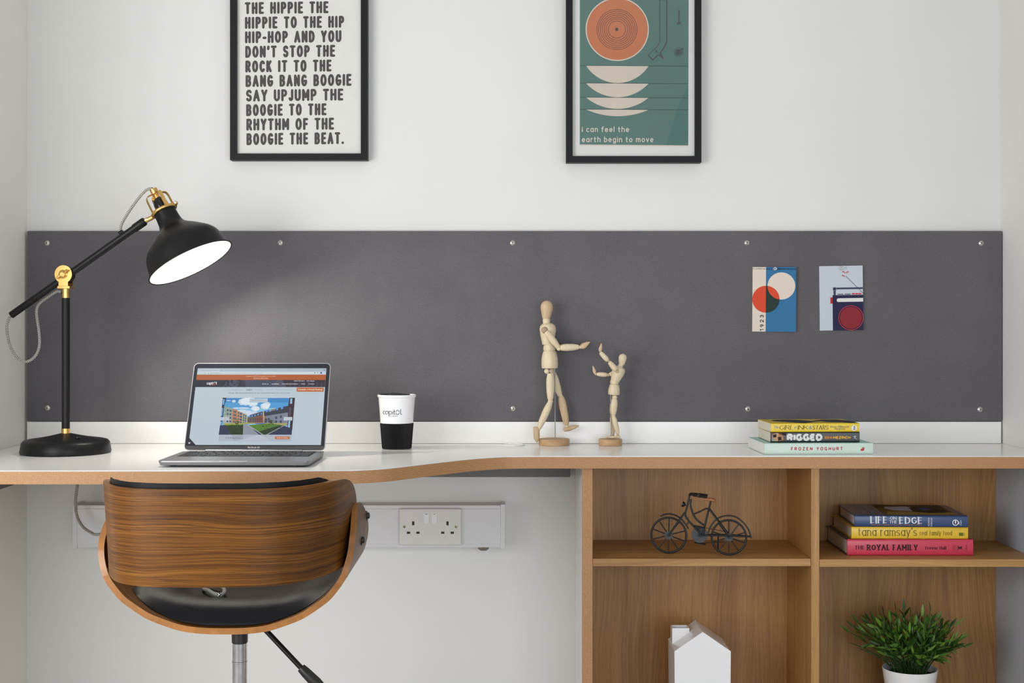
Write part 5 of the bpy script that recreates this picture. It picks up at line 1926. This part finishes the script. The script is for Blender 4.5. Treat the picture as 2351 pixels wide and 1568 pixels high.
kb_ = (B2(1000, 600) - B2(900, 600)).length / 100
for cx, cy, R0, hub in ((590, 928, 325, 74), (1672, 968, 329, 76)):
    c0 = B2(cx, cy)
    rt = 19 * kb_
    R0m = c0.z - SHZ - rt - .0002
    circp = [c0 + be * R0m * cos(2 * pi * i / 56) + Vector((0, 0, 1)) * R0m * sin(2 * pi * i / 56) for i in range(56)]
    w_ = part('wheel', G().tube(circp, rt, 10, closed=True), M['iron'], bike)
    part('hub', G().lathe([(hub * kb_, -.0016), (hub * kb_, .0016)], c0, -bn, 28), M['irond'], w_)
    part('axle', G().lathe([(18 * kb_, -.009), (18 * kb_, .009)], c0, -bn, 12), M['iron'], w_)
    for i in range(10):
        a = 2 * pi * (i + (.5 if cx > 1000 else .45)) / 10 + pi / 2 * (cx > 1000) * 0
        d = be * cos(a) + Vector((0, 0, 1)) * sin(a)
        part('spoke', G().tube([c0 + d * hub * .9 * kb_, c0 + d * R0m], 11.5 * kb_, 8), M['iron'], w_)
fr_ = G()
T_ = lambda pts, r, back=0, n=6: fr_.tube(smooth([B2(x, y, back) for x, y in pts], n), r * 1.2 * kb_, 10)
T_([(966, 222), (930, 380), (892, 520), (893, 580), (950, 672), (1040, 770), (1132, 862)], 15)
T_([(990, 282), (985, 400), (1030, 550), (1110, 665), (1225, 748)], 15)
T_([(1030, 555), (1160, 500), (1255, 455), (1300, 452)], 12)
fr_.tube([B2(1345, 318), B2(1310, 470), B2(1205, 905)], 19 * kb_, 10)
for s_ in (-1, 1):
    fr_.tube([B2(1325, 455), B2(1345, 490, s_ * .004), B2(1655, 905, s_ * .0075)], 15 * kb_, 10)
    fr_.tube([B2(1150, 925, s_ * .004), B2(1660, 930, s_ * .0075), B2(2055, 955, s_ * .003)], 15 * kb_, 10)
fr_.ball(B2(1310, 465), 24 * kb_, 12)
part('bike_frame', fr_, M['iron'], bike)
fk = G()
for s_ in (-1, 1):
    fk.tube([B2(872, 530), B2(845, 570, s_ * .006), B2(592, 922, s_ * .007)], 15 * kb_, 10)
fk.lathe([(20 * kb_, -.008), (20 * kb_, .008)], B2(868, 545), -bn, 12)
part('fork', fk, M['iron'], bike)
part('fender', G().tube(smooth([B2(*p) for p in ((440, 590), (520, 556), (620, 548), (720, 575), (800, 625), (870, 700), (920, 770), (945, 817))], 6), 14 * kb_, 8).tube([B2(962, 688), B2(908, 738)], 12 * kb_, 8), M['iron'], bike)
part('fender', G().tube(smooth([B2(*p) for p in ((1300, 895), (1340, 780), (1420, 670), (1530, 600), (1660, 578), (1790, 600), (1920, 690), (2020, 820), (2060, 930), (2076, 985))], 6), 14 * kb_, 8), M['iron'], bike)
cr = B2(1145, 930)
part('chainring', G().lathe([(143 * kb_, .003), (145 * kb_, .0045), (143 * kb_, .006)], cr, bn, 40), M['irond'], bike)
part('chain', G().tube([B2(1235, 800, .0045), B2(1610, 872, .0045)], .0007, 6).tube([B2(1215, 1076, .0045), B2(1610, 1056, .0045)], .0007, 6), M['iron'], bike)
part('crank', G().tube([cr - bn * .004, B2(1138, 800, -.004)], 15 * kb_, 8).tube([cr + bn * .008, B2(1110, 1068, .008)], 12 * kb_, 8).lathe([(28 * kb_, -.005), (28 * kb_, .009)], cr, bn, 14), M['iron'], bike)
for x0_, y0_, x1_, y1_, s_ in ((1068, 756, 1222, 786, -.007), (1072, 1078, 1228, 1104, .012)):
    q0, q1 = B2(x0_, y0_, s_), B2(x1_, y1_, s_)
    part('pedal', G().tube(smooth([q0 - bn * .004, q1 - bn * .004, q1 + bn * .004, q0 + bn * .004], 3, True), 11 * kb_, 8, closed=True), M['iron'], bike)
part('kickstand', G().tube([B2(1478, 940, .008), B2(1470, 1225, .014)], 14 * kb_, 8).ball(B2(1470, 1225, .014), 18 * kb_, 10), M['iron'], bike)
hb_ = [B3(1045, 214, .014, -1), B3(990, 206, .014, -1), B3(968, 205, .009, -1), B2(963, 208, 0), B3(968, 205, .009, 1), B3(990, 206, .014, 1), B3(1045, 214, .014, 1)]
hbar = part('handlebar', G().tube(smooth(hb_, 5), 16 * kb_, 10), M['iron'], bike)
for s_ in (-1, 1):
    part('grip', G().tube([B3(1030, 213, .014, s_), B3(1110, 222, .014, s_), B3(1120, 224, .014, s_), B3(1282, 244, .014, s_)], [21 * kb_, 21 * kb_, 25 * kb_, 24 * kb_], 12), M['gloss'], hbar)
sd = [(1206, 288, 18, .0015), (1240, 280, 30, .003), (1300, 284, 33, .0045), (1360, 290, 34, .0075), (1410, 302, 34, .010), (1436, 316, 24, .009)]
g = G()
vs, nn = [], 14
for x_, y_, hh, ww in sd:
    c0 = B2(x_, y_)
    for k in range(nn):
        a = 2 * pi * k / nn
        vs.append(c0 + bn * ww * cos(a) + Vector((0, 0, 1)) * hh * kb_ * sin(a) * (1 if sin(a) > 0 else .9))
g.add(vs, [(i * nn + k, i * nn + (k + 1) % nn, (i + 1) * nn + (k + 1) % nn, (i + 1) * nn + k) for i in range(len(sd) - 1) for k in range(nn)])
g.poly(vs[:nn][::-1]).poly(vs[-nn:])
part('saddle', g, M['tan'], bike, label='tan leather saddle')
l0, l1 = B2(893, 388), B2(835, 368)
part('headlamp', G().lathe([(.0012, -.004), (10 * kb_, .0), (38 * kb_, .0022), (50 * kb_, .0055), (54 * kb_, .0078), (50 * kb_, .0076), (.0001, .005)], l0, (l1 - l0), 24, capped=False).tube([B2(925, 400), l0], 9 * kb_, 8), M['gloss'], bike)

# ================================================================== white house ornament
tH = 3.03
ph = lambda x, y: P(1480 + x * .3705, 1370 + y * .3705, tH)
c = [ph(185, 338), ph(360, 218), ph(534, 338)]
xl, xr, ze, za, xa_ = c[0].x, c[2].x, c[0].z, c[1].z, c[1].x
yf, ybk = tH - 3.3, tH - 3.3 + .120
hs_ = thing('house_ornament', 'white ceramic house ornament with chimney in the lower left compartment', 'ornament', ((xl + xr) / 2, (yf + ybk) / 2, ZB))
hx = .0015
pf = [(xl + hx, ZB), (xr - hx, ZB), (xr, ze), (xa_, za), (xl, ze)]
g = G().prism([Vector((x, yf, z)) for x, z in pf], [Vector((x, ybk, z)) for x, z in pf])
part('house_body', g, M['ceramic'], hs_, bevel=.0022, seg=3)
tc = 3.093
q0, q1 = P(1480 + 171 * .3705, 1370 + 195 * .3705, tc), P(1480 + 277 * .3705, 1370 + 195 * .3705, tc)
cx0, cx1, cz = q0.x, q1.x, q0.z
sl_ = (za - ze) / (xa_ - xl)
zl = lambda x: ze + (x - xl) * sl_
y0_, y1_ = tc - 3.3, tc - 3.3 + .034
g = G()
w_ = .0028
o_ = [(cx0, y0_), (cx1, y0_), (cx1, y1_), (cx0, y1_)]
i_ = [(cx0 + w_, y0_ + w_), (cx1 - w_, y0_ + w_), (cx1 - w_, y1_ - w_), (cx0 + w_, y1_ - w_)]
for k in range(4):
    m_ = (k + 1) % 4
    lo4 = [Vector((x, y, zl(x) - .004)) for x, y in (o_[k], o_[m_], i_[m_], i_[k])]
    hi4 = [Vector((x, y, cz)) for x, y in (o_[k], o_[m_], i_[m_], i_[k])]
    g.prism(lo4, hi4)
part('chimney', g, M['ceramic'], hs_)

# ================================================================== potted grass plant
tP = 3.10
pp = P(2089, 1540, tP)
zr = P(2089, 1533, tP).z
pl = thing('potted_plant', 'bushy green plant in a white pot in the lower right compartment', 'potted plant', (pp.x, pp.y, ZB))
hp = zr - ZB
g = G().lathe([(.040, .0003), (.0425, .003), (.0607, hp - .004), (.0615, hp - .001), (.0605, hp), (.0590, hp - .001), (.0580, hp - .006), (.055, hp - .02), (.0001, hp - .02)], (0, 0, 0), (0, 0, 1), 56, capped=False)
part('pot', g, M['ceramic'], pl, local=True)
part('filler', G().lathe([(.0545, hp - .0195), (.05, hp - .013), (.0001, hp - .010)], (0, 0, 0), (0, 0, 1), 32, capped=False), M['soil'], pl, local=True)
rn = random.Random(7)
gl_, gs_ = G(), G()


def leaf(gm, p, d, L, w, mi):
    d = d.normalized()
    sidev = d.cross(Vector((rn.uniform(-1, 1), rn.uniform(-1, 1), rn.uniform(-1, 1)))).normalized()
    nrm = sidev.cross(d)
    curl = rn.uniform(-.25, .35)
    pts = []
    for f, ww in ((0, .12), (.25, .8), (.5, 1), (.78, .6), (1, .02)):
        c0 = p + d * L * f - nrm * curl * L * f * f
        pts.append((c0 - sidev * w * ww + nrm * w * .3 * ww, c0, c0 + sidev * w * ww + nrm * w * .3 * ww))
    vs_ = [q for tri in pts for q in tri]
    fs_ = []
    for i in range(4):
        fs_ += [(i * 3, i * 3 + 1, i * 3 + 4, i * 3 + 3), (i * 3 + 1, i * 3 + 2, i * 3 + 5, i * 3 + 4)]
    gm.add(vs_, fs_, mi)


for i in range(135):
    a = rn.uniform(0, 2 * pi)
    rr_ = .040 * sqrt(rn.random())
    tilt = rn.uniform(0.02, 1.0) ** .8 * 1.10
    d = Vector((cos(a) * sin(tilt), sin(a) * sin(tilt), cos(tilt)))
    L = rn.uniform(.106, .156) * (1.0 - .14 * (tilt > .9)) * (1 - .12 * rn.random())
    base_ = Vector((cos(a) * rr_, sin(a) * rr_, hp - .012))
    up = Vector((0, 0, 1))
    pts = []
    for k in range(6):
        f = k / 5
        dirv = (up * (1 - f) * .9 + d * (.5 + f * .8)).normalized()
        pts.append(base_ + (d * (.35 * f + .65 * f * f) + up * (.65 * f - .55 * f * f) * .8) * L * .86)
    mx = .060 if pts[-1].z < hp + .02 else .13
    if pts[-1].y > .112:
        continue
    pts = smooth(pts, 2)
    gs_.tube(pts, [.0009] * (len(pts) - 1) + [.0006], 5, cap=False)
    for k in range(9):
        f = .30 + .70 * k / 8
        j = min(len(pts) - 2, int(f * (len(pts) - 1)))
        p = pts[j].lerp(pts[j + 1], f * (len(pts) - 1) - j if j < len(pts) - 1 else 1)
        tg = (pts[j + 1] - pts[j]).normalized()
        az = rn.uniform(0, 2 * pi)
        sd_ = tg.orthogonal().normalized()
        sd_ = (Matrix.Rotation(az, 3, tg) @ sd_)
        ld = tg * rn.uniform(.5, 1.1) + sd_ * rn.uniform(.45, .9)
        if k == 8:
            ld = tg
        if p.z < hp + .022 + max(0, math.hypot(p.x, p.y) - .05) * .45 or p.y > .110:
            continue
        leaf(gl_, p, ld, rn.uniform(.020, .034), rn.uniform(.0026, .0042), rn.choice((0, 0, 1, 1, 2)))
for dx in (0,):
    part('stems', gs_, mat('dark_green_stem', (.022, .06, .012), .5, var=.2), pl, local=True)
    part('foliage', gl_, [mat('leaf_green', (.070, .165, .016), .38, var=.25, vscale=60), mat('deep_leaf_green', (.026, .080, .010), .38, var=.25, vscale=60), mat('light_leaf_green', (.135, .27, .032), .38, var=.2, vscale=60)], pl, local=True)

# ================================================================== chair
xc = -.482
tq = 2.50
chair = thing('swivel_chair', 'bent walnut swivel chair with black seat pad pushed up to the desk', 'chair', (xc - .008, tq - 3.3, 0), 0)
UP = [(0, .5131), (.04, .5142), (.074, .5188), (.105, .5285), (.133, .5400), (.158, .5560), (.177, .5705), (.192, .5880), (.204, .6060), (.212, .6280), (.2175, .6520), (.2190, .6800), (.2175, .7000), (.2145, .7210)]
half = [Vector((x, 0, z)) for x, z in UP]
prof = [Vector((-p.x, 0, p.z)) for p in half[::-1]] + half[1:]
prof = smooth(prof, 5)
L = [0]
for a, b in zip(prof, prof[1:]):
    L.append(L[-1] + (b - a).length)
tot = L[-1]


def depth(s_):
    d = min(s_, tot - s_)          # distance from the nearer arm top
    rear = 2.31 + .05 * max(0, 1 - d / .11) ** 1.6
    frnt = interp([(0, 2.500), (.10, 2.585), (.2, 2.66), (.30, 2.70), (.5, 2.71)], d)
    mid_, hf = (rear + frnt) / 2, (frnt - rear) / 2
    r0 = .062
    if d < r0:
        hf *= sqrt(max(0.0004, 1 - ((r0 - d) / r0) ** 2))
    return mid_, hf


front_, back_, uvs = [], [], []
thk = .0105
ND = 14
for i, p in enumerate(prof):
    a = prof[max(0, i - 1)]
    b = prof[min(len(prof) - 1, i + 1)]
    tg = (b - a).normalized()
    nrm = Vector((-tg.z, 0, tg.x))       # inward / up
    m_, h_ = depth(L[i])
    rf, rb, ru = [], [], []
    for j in range(ND + 1):
        f = -1 + 2 * j / ND
        y = m_ + h_ * f - 3.3
        o_ = Vector((xc, y, 0)) + p
        rf.append(o_)
        rb.append(o_ + nrm * thk)
        ru.append((L[i], y))
    front_.append(rf)
    back_.append(rb)
    uvs.append(ru)
seat = part('seat_shell', G().sheet(back_, front_, 0, 0, 1, uvs), [M['walnut'], M['plyrim']], chair, bevel=.0028, seg=3, sharp=45, label='bent walnut seat shell with lighter ply rim')
for sgn in (1, -1):
    for px_, py_, tt in ((837, 1184, 2.515), (826.5, 1240, 2.44)):
        z_ = P(px_, py_, tt).z
        xx = interp([(z, x) for x, z in UP], z_)
        b0 = Vector((xc + sgn * (xx - .001), tt - 3.3, z_))
        b_ = part('bolt', G().lathe([(.0092, 0), (.0092, .0022), (.0062, .0026), (.0060, .0050), (.0045, .0066), (.0001, .0072)], b0, (sgn, 0, .05), 20), M['blackplastic'], seat)
# seat pad
uin = lambda x: interp(UP, abs(x)) + thk
g = G()
gx, gy = 44, 26
WX, Y0, Y1 = .199, 2.322, 2.690
top_, bot_ = [], []
for i in range(gx + 1):
    u = -1 + 2 * i / gx
    rt, rbm = [], []
    for j in range(gy + 1):
        v = -1 + 2 * j / gy
        # squarish-round outline
        k_ = (abs(u) ** 3.6 + abs(v) ** 3.6) ** (1 / 3.6) if (u or v) else 0
        m_ = max(abs(u), abs(v))
        s_ = m_ / k_ if k_ > 1e-6 else 1
        x, y = u * s_ * WX, (Y0 + Y1) / 2 + v * s_ * (Y1 - Y0) / 2 - 3.3
        e = min(1, (1 - m_) / .30)
        edge = sqrt(max(0, 1 - (1 - e) ** 2))
        dish = .0065 * (1 - min(1, max(0, (m_ - .50) / .14))) if m_ < .64 else 0
        zb_0 = max(uin(x) + .0006, uin(x * .9) + .0)
        ztop = uin(x * .80) + .006 + .030 * edge - dish
        rbm.append(Vector((xc + x, y, uin(x) + .0015)))
        rt.append(Vector((xc + x, y, max(ztop, uin(x) + .003))))
    top_.append(rt)
    bot_.append(rbm)
part('seat_pad', G().sheet(top_, bot_), M['leather'], chair, sharp=70, label='black leatherette seat pad')
# backrest: band bent round in plan
HWB, TE, TB = .2055, 2.475, 2.135
plan = []
NB = 64
for i in range(NB + 1):
    q = pi * i / NB
    cx_, sy_2 = cos(q), sin(q)
    n_ = 3.3
    x = -HWB * math.copysign(abs(cx_) ** (2 / n_), cx_)
    t_ = TE - (TE - TB) * abs(sy_2) ** (2 / n_)
    plan.append(Vector((x, t_ - 3.3, 0)))
# resample evenly
d_ = [0]
for a, b in zip(plan, plan[1:]):
    d_.append(d_[-1] + (b - a).length)
BT_ = d_[-1]


def at(s_):
    for i in range(NB):
        if s_ <= d_[i + 1] + 1e-9:
            return plan[i].lerp(plan[i + 1], (s_ - d_[i]) / max(1e-9, d_[i + 1] - d_[i]))
    return plan[-1]


NS, NV_ = 90, 12
zt_, zb0 = .7790, .6240
outer_, inner_, uvs = [], [], []
frames_ = []
for i in range(NS + 1):
    s_ = BT_ * i / NS
    p, a, b = at(s_), at(max(0, s_ - .004)), at(min(BT_, s_ + .004))
    tg = (b - a).normalized()
    nrm = Vector((-tg.y, tg.x, 0))
    if nrm.dot(Vector((0, TE - 3.3 - .1, 0)) - p) < 0 and False:
        nrm = -nrm
    frames_.append((s_, p, nrm))


def band_z(s_, margin=0.0):
    d = min(s_, BT_ - s_)
    r0 = .075
    r1 = .25
    zm, hf = (zt_ + zb0) / 2, (zt_ - zb0) / 2
    if d < r0:
        c_ = sqrt(max(.0004, 1 - ((r0 - d) / r0) ** 2))
        lo2, hi2 = zm - hf * c_, zm + hf * c_
    else:
        lo2, hi2 = zm - hf, zm + hf
    if d < r1:
        hi2 = zm + hf * sqrt(max(.0004, 1 - ((r1 - d) / r1) ** 2.3))
    sag = .010 * max(0, 1 - d / .20) ** 2
    return lo2 + sag * .9, hi2


for s_, p, nrm in frames_:
    lo2, hi2 = band_z(s_)
    ro, ri, ru = [], [], []
    for j in range(NV_ + 1):
        z_ = lo2 + (hi2 - lo2) * j / NV_
        lean = nrm * (.012 * (1 - (z_ - zb0) / (zt_ - zb0)) * max(0, min(1, (min(s_, BT_ - s_) - .1) / .15)))
        ro.append(Vector((xc, 0, z_)) + p + lean)
        ri.append(Vector((xc, 0, z_)) + p + lean + nrm * .0100)
        ru.append((s_, z_))
    outer_.append(ro)
    inner_.append(ri)
    uvs.append(ru)
back = part('backrest', G().sheet(outer_, inner_, 0, 0, 1, uvs), [M['walnut'], M['plyrim']], chair, bevel=.0025, seg=3, sharp=45, label='curved walnut backrest')
fo, bo = [], []
for s_, p, nrm in frames_:
    if not .19 < s_ < BT_ - .19:
        continue
    d = min(s_ - .19, BT_ - .19 - s_)
    e = sqrt(max(0, 1 - (1 - min(1, d / .03)) ** 2))
    lo2, hi2 = zb0 + .012, zt_ + .0120 * min(1, d / .06) - .003
    zm, hf = (lo2 + hi2) / 2, (hi2 - lo2) / 2 * (.80 + .20 * e)
    r1, r2 = [], []
    for j in range(15):
        v = -1 + 2 * j / 14
        ev = sqrt(max(0, 1 - max(0, (abs(v) - .72) / .28) ** 2))
        lean = nrm * (.012 * (.5 - .5 * v) * max(0, min(1, (min(s_, BT_ - s_) - .1) / .15)))
        q = Vector((xc, 0, zm + hf * v)) + p + lean
        r1.append(q + nrm * .0112)
        r2.append(q + nrm * (.0125 + .013 * ev * (.15 + .85 * e)))
    fo.append(r1)
    bo.append(r2)
part('back_pad', G().sheet(fo, bo), M['leather'], chair, sharp=70, label='black leatherette back pad')
# pedestal
pcx, pcy = xc - .012, tq - 3.3
part('seat_plate', G().box(pcx - .075, pcx + .075, pcy - .075, pcy + .085, .4995, .5115), M['blackplastic'], chair, bevel=.004)
part('column_sleeve', G().tube([(pcx, pcy, .4990), (pcx, pcy, .4555), (pcx, pcy, .4550)], [.0150, .0146, .0135], 28), M['blackplastic'], chair, bevel=.001)
part('gas_lift', G().lathe([(.0132, .13), (.0132, .418), (.0138, .4185), (.0138, .4215), (.0132, .422), (.0132, .4545)], (pcx, pcy, 0), (0, 0, 1), 32), M['chrome'], chair)
lv0, lv1, lv2 = P(600, 1436, 2.46), P(693, 1535, 2.44), P(758, 1600, 2.43)
lev = part('height_lever', G().tube([P(575, 1425, 2.47), lv0, lv1], .0048, 12), M['black'], chair)
part('lever_grip', G().tube([lv1 - (lv2 - lv1).normalized() * .002, lv1.lerp(lv2, .12), lv1.lerp(lv2, .5), lv2], [.0080, .0092, .0105, .0075], 14), M['blackplastic'], lev, bevel=.001)
part('column_base', G().lathe([(.030, .075), (.030, .13), (.022, .165), (.0135, .17)], (pcx, pcy, 0), (0, 0, 1), 28), M['chrome'], chair)
for i in range(5):
    a = 2 * pi * i / 5 + .3
    d = Vector((cos(a), sin(a), 0))
    c0 = Vector((pcx, pcy, 0))
    lg = part('base_leg', G().tube([c0 + d * .02 + Vector((0, 0, .105)), c0 + d * .15 + Vector((0, 0, .090)), c0 + d * .27 + Vector((0, 0, .068))], [.018, .016, .012], 14), M['chrome'], chair)
    ct = c0 + d * .265
    w_ = Vector((-d.y, d.x, 0))
    part('caster', G().tube([ct + Vector((0, 0, .027)) - w_ * .022, ct + Vector((0, 0, .027)) + w_ * .022], .0265, 20).tube([ct + Vector((0, 0, .03)), ct + Vector((0, 0, .07))], .006, 10), M['blackplastic'], lg, bevel=.002)
